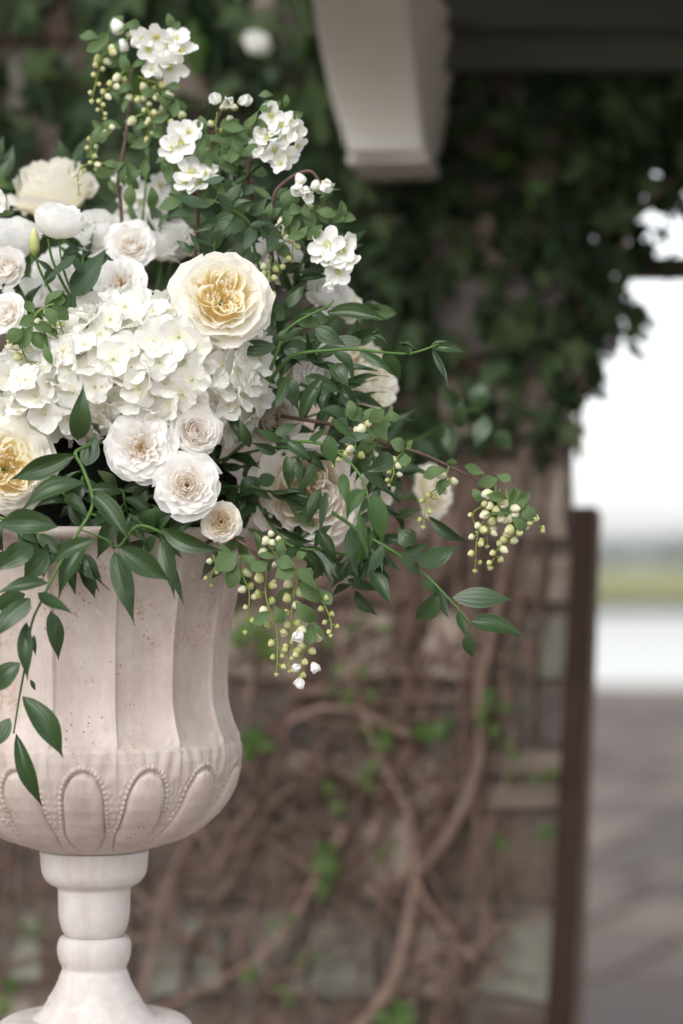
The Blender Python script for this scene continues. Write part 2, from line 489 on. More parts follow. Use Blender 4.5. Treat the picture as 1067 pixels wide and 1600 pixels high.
BR = random.Random(5)
xs = np.linspace(-700, 700, 57)
prof = [(0, -1.3), (2, -0.75), (4.5, -0.60), (20, -0.45), (60, -0.35), (240, -0.15), (900, 0.2)]
for (dy, z) in prof:
    rows.append([(x, 120 + dy + x * .006 + (BR.uniform(-.8, .8) if dy < 30 else 0), z + (BR.uniform(-.05, .05) if dy > 1 else 0)) for x in xs])
b.grid(rows, len(xs), len(prof))
b.m = [1 if i < 56 * 2 else 0 for i in range(len(b.m))]
tag(b.build('grass_bank', [M['grass_bank'], M['mud']]), kind='structure')
b = MB()
b.poly([(-1500, -1200, -1.6), (1500, -1200, -1.6), (1500, 1500, -1.6), (-1500, 1500, -1.6)])
tag(b.build('ground', M['grass_bank'], smooth=False), kind='structure')
# far wood across the water
b = MB()
TR = random.Random(11)
for k in range(620):
    Yt = TR.uniform(820, 980)
    x = TR.uniform(-500, 650)
    hgt = TR.uniform(8.0, 13.0) * (1.0 + 0.22 * math.sin(x * .045))
    rad = hgt * TR.uniform(.3, .55)
    zb = 0.0
    for c in range(7):
        c0 = Vector((x + TR.uniform(-rad, rad), Yt + TR.uniform(-rad, rad), zb + hgt * TR.uniform(.25, .9)))
        rr = rad * TR.uniform(.35, .6)
        ring = [c0 + Vector((math.cos(a) * rr * TR.uniform(.7, 1.2), math.sin(a) * rr, TR.uniform(-.3, .3) * rr)) for a in np.linspace(0, 6.28, 7)[:-1]]
        b.fan(c0 + Vector((0, 0, rr)), ring)
        b.fan(c0 - Vector((0, 0, rr)), ring[::-1])
tag(b.build('far_wood', M['wood_mass'], smooth=False), kind='stuff')

# damp air between here and the far shore
hz_m = bpy.data.materials.new('haze'); hz_m.use_nodes = True
hn = hz_m.node_tree.nodes; hn.clear()
pv = hn.new('ShaderNodeVolumePrincipled'); pv.inputs['Density'].default_value = 0.00045; pv.inputs['Color'].default_value = (0.93, 0.95, 0.97, 1); pv.inputs['Anisotropy'].default_value = 0.2
ho = hn.new('ShaderNodeOutputMaterial'); hz_m.node_tree.links.new(pv.outputs[0], ho.inputs['Volume'])
b = MB(); b.box((0, 150, 8.7), (3400, 2900, 22.6)); tag(b.build('haze', hz_m, smooth=False), kind='stuff')

# ---------------------------------------------------------------- stone wall
WR = random.Random(21)
wall_ang = -math.atan(WS)
wx = Matrix.Translation((0, YW, 0)) @ Matrix.Rotation(wall_ang, 4, 'Z')      # wall space: x along, -y out of the face, z up
XE = 0.421                                                                  # wall end
wall = empty('stone_wall', (0, YW, 0), 'rough stone wall of grey and tan blocks behind the urn, webbed with bare vines', 'wall')
wall.rotation_euler.z = wall_ang
b = MB()
b.box((0, 0, 0), (1, 1, 1), M=Matrix.Translation(((XE - .012 - 3.0) / 2, 0.2125, 1.75)) @ Matrix.Diagonal((XE - .012 + 3.0, .42, 3.5, 1)))
b.build('mortar', M['mortar'], wall, smooth=False)
def stone_mesh(k, m):
    rs = random.Random(100 + k)
    nx, nz = 6, 5
    rows = []
    bx, bz = .5, .5
    b = MB()
    xs_ = [-bx, -bx + .04, -.17, .17, bx - .04, bx]
    zs_ = [-bz, -bz + .09, 0, bz - .09, bz]
    cut = [rs.uniform(0, .10) for _ in range(4)]
    for j, z in enumerate(zs_):
        row = []
        for i, x in enumerate(xs_):
            edge = (i in (0, nx - 1)) or (j in (0, nz - 1))
            yy = 0.06 if edge else -rs.uniform(0.000, 0.018) - .004
            sh = 1 - (cut[(0 if x < 0 else 1) + (0 if z < 0 else 2)] * (abs(x) / bx) ** 3)
            row.append((x * sh + rs.uniform(-.022, .022), yy, z * sh + rs.uniform(-.05, .05)))
        rows.append(row)
    b.grid(rows, nx, nz)
    return b.mesh('stone', m, smooth=False)
kinds = ['stone_grey', 'stone_tan', 'stone_brown', 'stone_pale']
stones = {k: [stone_mesh(i + 10 * n, M[k]) for i in range(4)] for n, k in enumerate(kinds)}
z = 0.0
while z < 3.4:
    hgt = WR.choice([0.055, 0.08, 0.11, 0.14, 0.17])
    if z > 2.3: hgt = 0.18
    x = XE
    while x > -2.2:
        w = WR.uniform(0.13, 0.34) if z <= 2.3 else 0.45
        if hgt < .08: w *= 1.2
        pt = (x - w / 2)
        kind = WR.choices(kinds, [4, 3, 2.6, 2])[0]
        if hgt <= .061 and pt > 0.1: kind = 'stone_tan'
        link('stone', WR.choice(stones[kind]), wall,
             Matrix.Translation((pt, -0.002 - WR.uniform(0, .014), z + hgt / 2 + WR.uniform(-.008, .008))) @ Matrix.Rotation(WR.uniform(-.035, .035), 4, 'Y') @ Matrix.Diagonal((w - WR.uniform(.004, .03), 1, hgt - WR.uniform(-.004, .018), 1)))
        x -= w
    z += hgt

# ---------------------------------------------------------------- porch hood with its bracket, over the wall's end
hood = empty('porch_hood', P(760, 0, 4.2), 'dark shaded underside of a porch hood with grey painted trim boards', 'porch roof')
b = MB()
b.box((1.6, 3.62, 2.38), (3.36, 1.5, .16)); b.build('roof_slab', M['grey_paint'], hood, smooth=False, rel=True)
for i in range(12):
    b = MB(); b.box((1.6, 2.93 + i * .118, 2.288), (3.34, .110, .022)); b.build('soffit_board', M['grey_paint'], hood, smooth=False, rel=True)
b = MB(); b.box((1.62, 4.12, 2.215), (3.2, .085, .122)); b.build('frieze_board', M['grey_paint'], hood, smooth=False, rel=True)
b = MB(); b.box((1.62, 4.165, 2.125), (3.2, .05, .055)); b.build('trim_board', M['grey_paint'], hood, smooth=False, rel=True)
b = MB(); b.box((1.6, 2.865, 2.36), (3.4, .03, .22)); b.build('fascia', M['cream_paint'], hood, smooth=False, rel=True)

br = empty('eave_bracket', P(610, 240, 4.15), 'cream painted curved wooden bracket under the porch hood', 'bracket')
b = MB()
NB = 14
rows = []
for j in range(NB):
    t = j / (NB - 1)
    py = -95 + t * 332
    yf = 3.60 + 0.40 * (1 - (1 - t) ** 1.8)                       # the face sweeps back towards the wall
    def ed(a, c, p=1.25): return a + (c - a) * (t ** p)
    fl = P(ed(482, 543, 1.7), py, yf); fr = P(ed(630, 664), py, yf)
    bl = P(ed(600, 590), py, 4.24); brr = P(ed(722, 683), py, 4.24)
    zz = fl.z
    for q in (fr, bl, brr): q.z = zz
    inset = .006
    flb = fl + Vector((inset, -inset, 0)); frb = fr + Vector((-inset, -inset, 0))
    rows.append([bl, fl, flb, frb, fr, brr])
b.grid(rows, 6, NB)
b.poly(rows[-1][::-1]); b.poly(rows[0])
bd = b.build('bracket_body', M['cream_paint'], br, smooth=False, rel=True)
b = MB()
c0 = (P(541, 262, 4.0) + P(664, 262, 4.0)) / 2
b.box((0, 0, 0), (1, 1, 1), M=Matrix.Translation((c0.x + .016, 4.118, 1.25 + (880 - 252) / F * 4.06)) @ Matrix.Rotation(math.radians(-8), 4, 'Z') @ Matrix.Diagonal((.134, .20, .016, 1)))
b.build('bracket_foot', M['cream_paint'], br, smooth=False, rel=True)
b = MB()
b.box((0, 0, 0), (1, 1, 1), M=Matrix.Translation((.036, 3.66, 2.163)) @ Matrix.Rotation(math.radians(-8), 4, 'Z') @ Matrix.Diagonal((.19, .16, .026, 1)))
b.build('moulding', M['cream_paint'], br, smooth=False, rel=True)

# ---------------------------------------------------------------- gate post and lintel at the wall's end
post = empty('wooden_post', P(878, 1600, 4.2) - Vector((0, 0, .45)), 'dark brown wooden post standing against the end of the stone wall', 'post')
b = MB()
def slab(pts_lo, pts_hi):
    bb = len(b.v)
    b.v += [tuple(p) for p in pts_lo + pts_hi]
    for f in ((0, 1, 5, 4), (1, 2, 6, 5), (2, 3, 7, 6), (3, 0, 4, 7), (4, 5, 6, 7), (3, 2, 1, 0)):
        b.f.append(tuple(bb + i for i in f)); b.uv.append(((0, 0), (1, 0), (1, 1), (0, 1))); b.m.append(0)
lo = [P(833, 1960, 4.19), P(872, 1960, 4.19), P(884, 1960, 4.27), P(845, 1960, 4.27)]
hi = [P(894, 792, 4.19), P(931, 792, 4.19), P(934, 797, 4.27), P(897, 797, 4.27)]
for q in lo: q.z = 0.0
slab(lo, hi)
b.build('post_shaft', M['dark_wood'], post, smooth=False, rel=True)
b = MB()
lo = [P(868, 1960, 4.215), P(888, 1960, 4.215), P(896, 1960, 4.27), P(878, 1960, 4.27)]
hi = [P(925, 800, 4.215), P(936, 800, 4.215), P(939, 804, 4.27), P(928, 804, 4.27)]
for q in lo: q.z = 0.0
slab(lo, hi)
b.build('edge_strip', rough_mat('pale_edge', (0.10, 0.07, 0.058), (0.16, 0.12, 0.10), 8, .7), post, smooth=False, rel=True)  # narrow strip in a lighter brown than the shaft
b = MB()
c0 = P(1300, 420, 4.45)
b.box((c0.x - .02, 4.45, c0.z), (.72, .07, .036))
tag(b.build('lintel_beam', M['dark_wood'], smooth=False), 'dark horizontal wooden beam crossing the bright opening beside the ivy', 'beam')

# ================================================================ IVY
IR = random.Random(31)
def ivy_mesh(k, m):
    rs = random.Random(300 + k)
    pts = []
    n = 30
    lob = [(0, 1.0, 22), (62, .80, 20), (-62, .80, 20), (128, .56, 20), (-128, .56, 20)]
    for i in range(n):
        a = -180 + 360 * (i + .5) / n
        r = 0.0
        for la, lr, lw in lob:
            d = abs((a - la + 180) % 360 - 180)
            r = max(r, lr * math.exp(-(d / (lw * 1.5)) ** 2))
        r = max(r, .40 if abs(a) < 150 else .24)
        r *= rs.uniform(.94, 1.06)
        pts.append((a, r))
    b = MB()
    ring, uvr = [], []
    for a, r in pts:
        ar = math.radians(a)
        x, yv = .35 + r * .62 * math.cos(ar), r * .62 * math.sin(ar)
        zz = -.16 * (r * .62) ** 2 * 1.3 + .03 * math.sin(ar * 5)
        ring.append((x, yv, zz)); uvr.append((.5 + yv * .8, x))
    b.fan((.35, 0, .03), ring, (.5, .35), uvr)
    return b.mesh('leaf', m)
ivy_v = {k: [ivy_mesh(i + 20 * n, M[k]) for i in range(4)] for n, k in enumerate(['ivy', 'ivy_dark', 'ivy_young', 'brown_leaf'])}

def put(root, me, base, X, nrm, L_, W_, name='leaf', T=None):
    X = X.normalized()
    Z = nrm - X * nrm.dot(X)
    Z = Z.normalized() if Z.length > 1e-4 else X.orthogonal().normalized()
    Yv = Z.cross(X)
    T = T or L_
    m = Matrix(((X.x * L_, Yv.x * W_, Z.x * T, base.x), (X.y * L_, Yv.y * W_, Z.y * T, base.y), (X.z * L_, Yv.z * W_, Z.z * T, base.z), (0, 0, 0, 1)))
    return link(name, me, root, Matrix.Translation(-root.location) @ m)

def ivy_leaf(root, px, py, off, size, kind, spread=.55):
    p = onwall(px, py, off)
    a = IR.gauss(-math.pi / 2, 1.0)
    X = Vector((math.cos(a), IR.uniform(-.45, .1), math.sin(a)))
    nrm = Vector((IR.gauss(0, spread), -1, IR.gauss(.35, spread)))
    put(root, IR.choice(ivy_v[kind]), p, X, nrm, size, size * IR.uniform(.85, 1.1))

def vine_path(x0, y0, x1, y1, off, wob, n=7):
    pts = []
    for i in range(n):
        t = i / (n - 1)
        pts.append(onwall(x0 + (x1 - x0) * t + IR.gauss(0, wob) * (0 < i), y0 + (y1 - y0) * t + IR.gauss(0, wob * .5), off + IR.uniform(-.008, .012)))
    return pts

def ivy(name, label, root_px, regions, stems, group='ivy plants climbing the stone wall'):
    root = empty(name, onwall(*root_px, .02), label, 'ivy', group)
    for (x0, y0, x1, y1, r0, wob, bark) in stems:
        b = MB()
        b.tube([p - root.location for p in vine_path(x0, y0, x1, y1, .012 + r0, wob)], [r0, r0 * .75, r0 * .45], 6, res=3)
        b.build('stem', M[bark], root)
    for (x0, y0, x1, y1, n, s0, s1, kinds_, o0, o1, reject) in regions:
        k = 0
        while k < n:
            px, py = IR.uniform(x0, x1), IR.uniform(y0, y1)
            if reject and reject(px, py) and (reject is edge_ok or IR.random() < .9): continue
            ivy_leaf(root, px, py, IR.uniform(o0, o1), IR.uniform(s0, s1), IR.choices(kinds_[0], kinds_[1])[0])
            k += 1
    return root
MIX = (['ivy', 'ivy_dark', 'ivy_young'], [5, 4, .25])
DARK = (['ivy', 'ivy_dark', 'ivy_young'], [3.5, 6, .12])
edge_ok = None
def gaps_left(x, y):
    return False
def gaps_right(x, y):
    return (690 < x < 765 and 425 < y < 590) or (855 < x < 912 and 190 < y < 420) or (700 < x < 860 and y > 690 - (x - 700) * .2) or (x > 880 and y > 560) or (560 < x < 720 and y > 690)
st = []
for k in range(9):
    x = IR.uniform(-150, 480); st.append((x, 1050, x + IR.gauss(0, 120), -120, IR.uniform(.004, .009), 40, 'bark'))
ivy('ivy_plant', 'dense ivy with broad grey-green leaves on the wall above and behind the roses', (150, 1500),
    [(-200, -100, 540, 420, 285, .075, .125, MIX, .02, .12, gaps_left), (-260, 300, 560, 700, 25, .05, .08, MIX, .02, .07, None)], st)
st = []
for k in range(6):
    x = IR.uniform(560, 850); st.append((x, 1000, x + IR.gauss(0, 60), 60, IR.uniform(.004, .008), 25, 'bark'))
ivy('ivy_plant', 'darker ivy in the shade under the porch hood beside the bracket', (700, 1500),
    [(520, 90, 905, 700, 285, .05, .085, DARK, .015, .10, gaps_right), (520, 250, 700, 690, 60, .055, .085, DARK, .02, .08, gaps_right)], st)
# ivy hanging free past the wall's end, against the bright sky
def edge_ok(x, y):
    lim = 1080 if y < 395 else (985 - (y - 400) * .06 if y < 560 else 955 - (y - 560) * .9)
    hole = (990 < x < 1085 and 285 < y < 395 and IR.random() < .72) or (945 < x < 975 and 530 < y < 590)
    return x > lim or hole
st = [(930, 470, 935, 80, .006, 8, 'bark'), (905, 720, 915, 90, .006, 8, 'bark'), (960, 400, 1090, 230, .005, 8, 'bark'), (950, 560, 925, 250, .004, 8, 'bark')]
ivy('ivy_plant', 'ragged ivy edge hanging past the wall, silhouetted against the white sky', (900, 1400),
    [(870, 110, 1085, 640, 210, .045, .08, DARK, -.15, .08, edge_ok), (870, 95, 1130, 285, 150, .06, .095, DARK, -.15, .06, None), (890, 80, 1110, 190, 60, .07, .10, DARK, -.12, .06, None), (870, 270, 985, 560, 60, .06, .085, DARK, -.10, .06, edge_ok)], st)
# a withered leaf or two caught on the wall
for (px, py, s, lab) in ((745, 690, .06, 'withered orange brown leaf caught on the wall below the dark ivy'), (738, 705, .0, '')):
    if s:
        o = link('dead_leaf', ivy_v['brown_leaf'][0], None); o.scale = (s, s, s); o.location = onwall(px, py, .06); o.rotation_euler = (math.radians(80), 0, math.radians(20))
        tag(o, lab, 'leaf')

# bare woody vines on the lower wall
VR = random.Random(77)
IR = random.Random(99)
creeper = empty('woody_vine', onwall(560, 1900, .03), 'tangle of bare brown woody vine stems with sprouting green leaflets over the lower stones', 'vine')
def cstem(pts, r0, r1, bark='bark'):
    b = MB()
    b.tube([p - creeper.location for p in pts], [r0, (r0 + r1) / 2 * 1.05, r1], 7, res=4)
    b.build('stem', M[bark], creeper)
for k in range(100):
    x = VR.uniform(-240, 800)
    y0 = VR.uniform(1250, 1800)
    y1 = VR.uniform(640, 1150)
    lean = VR.gauss(60, 150)
    x1 = min(x + lean, 850 - VR.uniform(0, 60))
    r = VR.uniform(.0016, .0052)
    cstem(vine_path(x, y0, x1, y1, .012 + r + VR.uniform(0, .035), 26, 8), r, r * .6)
for k in range(110):       # cross stems
    x, y0 = VR.uniform(-200, 640), VR.uniform(880, 1620)
    L_ = VR.uniform(120, 330); a = VR.uniform(-.7, .9)
    cstem(vine_path(x, y0, min(840, x + L_ * math.cos(a)), y0 - L_ * math.sin(a), .02 + VR.uniform(0, .04), 14, 6), VR.uniform(.0015, .0045), .0015)
for k in range(16):
    x, y0 = VR.uniform(560, 840), VR.uniform(700, 1000)
    cstem(vine_path(x, y0 + 260, x + VR.gauss(0, 40), y0 - 140, .02 + VR.uniform(0, .03), 12, 6), VR.uniform(.003, .007), .003)
big = [onwall(x, y, .055) for x, y in ((835, 640), (812, 760), (790, 880), (768, 990), (750, 1080), (752, 1150), (742, 1215), (715, 1280), (680, 1335), (650, 1365))]
cstem(big, .0095, .0105, 'pale_bark')
cstem([onwall(x, y, .05) for x, y in ((650, 1365), (640, 1430), (628, 1490), (610, 1540), (575, 1590), (540, 1640), (520, 1800))], .0105, .013, 'pale_bark')
cstem([onwall(x, y, .06) for x, y in ((450, 1130), (500, 1108), (560, 1112), (610, 1138), (650, 1150))], .0065, .006, 'pale_bark')
cstem([onwall(x, y, .06) for x, y in ((660, 1340), (700, 1420), (720, 1500), (700, 1560), (690, 1700))], .007, .008)
cstem([onwall(x, y, .06) for x, y in ((540, 1290), (480, 1400), (440, 1460), (400, 1500), (330, 1540), (200, 1600))], .006, .005, 'bark')
cstem([onwall(x, y, .06) for x, y in ((740, 1500), (690, 1440), (655, 1390), (640, 1280), (600, 1200), (560, 1100), (520, 980))], .006, .005)
for (px, py, n, s) in ((540, 1045, 2, .035), (560, 1075, 3, .028), (530, 1090, 2, .03), (655, 1150, 4, .042), (610, 1165, 3, .036), (515, 1335, 4, .042), (505, 1360, 3, .05), (398, 1160, 4, .045), (390, 1185, 3, .045), (770, 1090, 3, .035),
                       (766, 1130, 3, .035), (830, 1215, 3, .032), (832, 1295, 3, .034), (785, 1320, 2, .03), (535, 1240, 2, .036), (570, 1205, 3, .03), (620, 1590, 7, .05), (440, 1430, 2, .03), (385, 1510, 2, .034), (440, 1550, 2, .03),
                       (390, 1000, 4, .06), (470, 1490, 2, .03), (380, 970, 3, .05), (590, 970, 2, .03), (540, 990, 2, .028), (20, 1560, 3, .04), (60, 1450, 2, .03), (805, 1160, 2, .03), (690, 1130, 3, .036), (600, 1330, 2, .028), (560, 1150, 2, .026)):
    for k in range(n):
        p = onwall(px + IR.gauss(0, 12), py + IR.gauss(0, 11), IR.uniform(.07, .11))
        a = IR.uniform(0, 6.28)
        put(creeper, IR.choice(ivy_v['ivy_young']), p, Vector((math.cos(a), -.2, math.sin(a))), Vector((IR.gauss(0, .4), -1, IR.gauss(.4, .4))), s * IR.uniform(.75, 1.1), s * IR.uniform(.7, 1.0))

# ================================================================ THE URN
UY = 2.75
AX = P(148, 880, UY).x
S = UY / F                      # metres per photograph pixel at the urn's axis
def zz(py): return H - (py - HZ) * S
urn = empty('garden_urn', (AX, UY, zz(1668)), 'tall chalky cream garden urn with fluted bowl and rust specks, holding the flowers', 'urn')
NF = 14
def urn_part(name, prof, nth, disp, m, rows_per=1):
    """prof: (radius px, y px) from top to bottom"""
    rows = []
    ys = [p[1] for p in prof]; rs_ = [p[0] for p in prof]
    path = smooth_path([Vector((r, yy, 0)) for r, yy in prof], rows_per)
    for q in path:
        r, yy = q.x, q.y
        row = []
        for i in range(nth):
            th = 2 * math.pi * i / nth
            rr = r + (disp(th, yy) if disp else 0)
            # th = 0 faces the camera
            row.append((rr * S * math.sin(th), -rr * S * math.cos(th), zz(yy) - urn.location.z))
        rows.append(row)
    b = MB(); b.grid(rows[::-1], nth, len(rows), closed=True)
    return b.build(name, m, urn)
def bowl_r(py):
    pts = [(834, 243), (850, 238), (870, 233), (900, 226), (930, 220), (965, 213), (1005, 207), (1061, 204.5), (1090, 206), (1110, 210), (1130, 216), (1147, 224), (1160, 228.5), (1175, 229.5), (1199, 226), (1225, 216), (1246, 205), (1268, 188), (1286, 168), (1300, 148), (1311, 126), (1320, 104), (1326, 84)]
    return float(np.interp(py, [p[0] for p in pts], [p[1] for p in pts]))
def bowl_disp(th, py):
    u = ((th / (2 * math.pi)) * NF - 0.05) % 1.0          # 0 / 1 = centre of a panel's oval, 0.5 = ridge
    u = u - 1 if u > .5 else u
    d = 0.0
    au = abs(u)
    if py < 1170:
        k = sm(840, 862, py) * (1 - sm(1146, 1160, py))
        # hollow panel with a thin raised rib on its border
        d += k * (-13.0 * (1 - (au / .5) ** 2) + 4.2 * math.exp(-((au - .5) / .028) ** 2))
        d += k * 1.3 * sm(1080, 1150, py) * math.sin(py * .35 + au * 40) * math.exp(-((au - .40) / .07) ** 2) * .6
    if py > 1150:
        kk = sm(1150, 1162, py) * (1 - sm(1190, 1225, py))
        d += kk * 1.3 * math.sin((u * 26) + (py - 1150) * .05 * (1 if u > 0 else -1)) * (1 - math.exp(-(au / .06) ** 2))
        d += 1.1 * sm(1155, 1165, py) * math.exp(-((au - .5) / .02) ** 2)
        # raised oval with a beaded rope round it
        ycen = 1236.0
        a = au / min(.385, .285 * 226.0 / bowl_r(py))
        if py < ycen: q = math.hypot(a, (py - ycen) / 46.0)
        else: q = math.hypot(a, max(0, py - 1284) / 40.0)
        kb = 1 - sm(1308, 1322, py)
        if q < 1: d += kb * 10.5 * math.sqrt(max(0, 1 - q ** 2.6))
        ang = math.atan2((py - ycen) / 46.0, a) if py < ycen else (py - ycen) / 46.0
        bead = .55 + .45 * math.cos(ang * 46 / 7.4 * 2 * math.pi)
        d -= kb * 4.5 * math.exp(-((q - 1.035) / .045) ** 2)
        d += kb * 4.4 * math.exp(-((q - 1.17) / .085) ** 2) * bead
        d += kb * 2.4 * math.exp(-((q - 1.44) / .07) ** 2) * (.6 + .4 * math.cos(ang * 46 / 11 * 2 * math.pi)) * sm(1185, 1215, py)
    return d
prof = [(215, 905), (226, 862), (236, 836), (243, 829), (249, 826), (253, 829), (254, 834), (252, 840), (246, 845)]
for py in list(np.arange(850, 1140, 6.0)) + list(np.arange(1140, 1327, 1.9)):
    prof.append((bowl_r(py), py))
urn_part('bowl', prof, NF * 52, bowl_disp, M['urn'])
pst = [(60, 1322), (78, 1326), (84, 1328), (84.5, 1332), (83, 1352), (81.5, 1362), (78, 1370), (71, 1378), (62, 1383), (58, 1386), (56.5, 1392), (56, 1420), (54, 1438), (50, 1452), (45, 1461), (40, 1466)]
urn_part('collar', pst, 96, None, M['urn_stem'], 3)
pst = [(34, 1462), (40, 1463), (48, 1461.5), (54, 1465), (57.5, 1475), (57.5, 1487), (55, 1499), (51, 1508), (50, 1513), (52, 1518), (54, 1522), (56, 1529), (60, 1538), (66, 1549), (72, 1558), (73, 1561), (78, 1570), (86, 1580), (95, 1588), (99, 1592), (100, 1590)]
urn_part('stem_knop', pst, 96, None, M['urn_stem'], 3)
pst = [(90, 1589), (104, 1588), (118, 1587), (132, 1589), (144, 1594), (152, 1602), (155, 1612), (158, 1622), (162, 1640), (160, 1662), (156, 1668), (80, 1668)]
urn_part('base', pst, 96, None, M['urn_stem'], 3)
# plinth that carries it (below the frame)
b = MB()
zt = zz(1668)
b.box((AX, UY, zt - .03), (.40, .40, .06)); b.box((AX, UY, (zt - .06) / 2 + .02), (.34, .34, zt - .10)); b.box((AX, UY, .02), (.42, .42, .06))
tag(b.build('plinth', M['plinth'], smooth=False), 'square stone plinth under the cream urn', 'plinth')
# filler mound in the urn mouth, near-black to paint in the gap's shade
b = MB()
rows = []
MR = random.Random(4)
for j in range(15):
    ph = math.pi * .62 * j / 14
    rows.append([(AX + .162 * math.sin(ph) * math.cos(a) * MR.uniform(.86, 1.06), UY + .105 * math.sin(ph) * math.sin(a) * MR.uniform(.94, 1.04), zz(815) + .16 * math.cos(ph) * MR.uniform(.95, 1.05)) for a in np.linspace(0, 2 * math.pi, 29)[:-1]])
b.grid(rows, 28, 15, closed=True)
tag(b.build('filler_mound', M['filler_mound']), 'near-black filler mound in the urn mouth, painted as deep shade under the flowers', 'filler_mound', kind='stuff')
URN_TOP = Vector((AX, UY, zz(850)))

# ================================================================ ROSES
def bez(a, b_, c, d, t):
    s = 1 - t
    return a * s ** 3 + 3 * b_ * s * s * t + 3 * c * s * t * t + d * t ** 3

def ring_petal(rs, phi0, tr, tz, W, lip, ruf, zb=-.62, nu=9, nv=9, point=0.0, op=0.0):
    rows = []
    ph1, ph2 = rs.uniform(0, 6.28), rs.uniform(0, 6.28)
    sp = rs.choice([-1, 1]) * .05
    asym = rs.uniform(-.25, .25)
    fq = rs.uniform(2.2, 3.6)
    for j in range(nv):
        v = j / (nv - 1)
        row = []
        for i in range(nu):
            u = -1 + 2 * i / (nu - 1)
            au = abs(u)
            ve = v * (1 - .20 * au ** 2.4)
            r = bez(.07, (tr * .92 + .10) * (1 - op) + tr * .50 * op, tr * (.98 - .14 * op), tr, ve)
            z = bez(zb, zb + .06 + op * .18, tz - .22 * (tz - zb) + op * .12 * (tz - zb), tz, ve)
            t = sm(.62, 1, v)
            cu = .35 + .9 * abs(u + asym * .5) ** 1.4
            r += lip * t * cu
            z -= lip * t * cu * .75
            r += point * t * (1 - au) * .5
            r += sp * u * tr
            w3 = v ** 3
            r += ruf * w3 * (.6 * math.sin(fq * u * 1.6 + ph1) + .4 * math.sin(fq * u * 3.4 + ph2))
            z += ruf * w3 * .9 * math.sin(fq * u * 2.1 + ph2)
            a = phi0 + u * W * (.28 + .72 * min(1, ve * 1.35) ** .8)
            row.append((r * math.cos(a), r * math.sin(a), z))
        rows.append(row)
    return rows, nu, nv

def u_petal(rs, ca, cd, A, B_, z0, z1, span, ruf):
    """folded inner petal of a quartered rosette"""
    nu, nv = 11, 6
    d = Vector((math.cos(ca), math.sin(ca), 0)); e = Vector((-math.sin(ca), math.cos(ca), 0))
    ph, ph2 = rs.uniform(0, 6.28), rs.uniform(0, 6.28)
    rows = []
    for j in range(nv):
        v = j / (nv - 1)
        row = []
        for i in range(nu):
            t = -1 + 2 * i / (nu - 1)
            g = t * span
            k = .72 + .34 * v
            wob = 1 + ruf * v * math.sin(t * 5 + ph)
            p = d * (cd + A * math.cos(g) * k * wob) + e * (B_ * math.sin(g) * k * wob)
            z = z0 + (z1 - z0) * v * (1 - .22 * abs(t) ** 3) + ruf * .35 * v * math.sin(t * 7 + ph2)
            row.append((p.x, p.y, z))
        rows.append(row)
    return rows, nu, nv

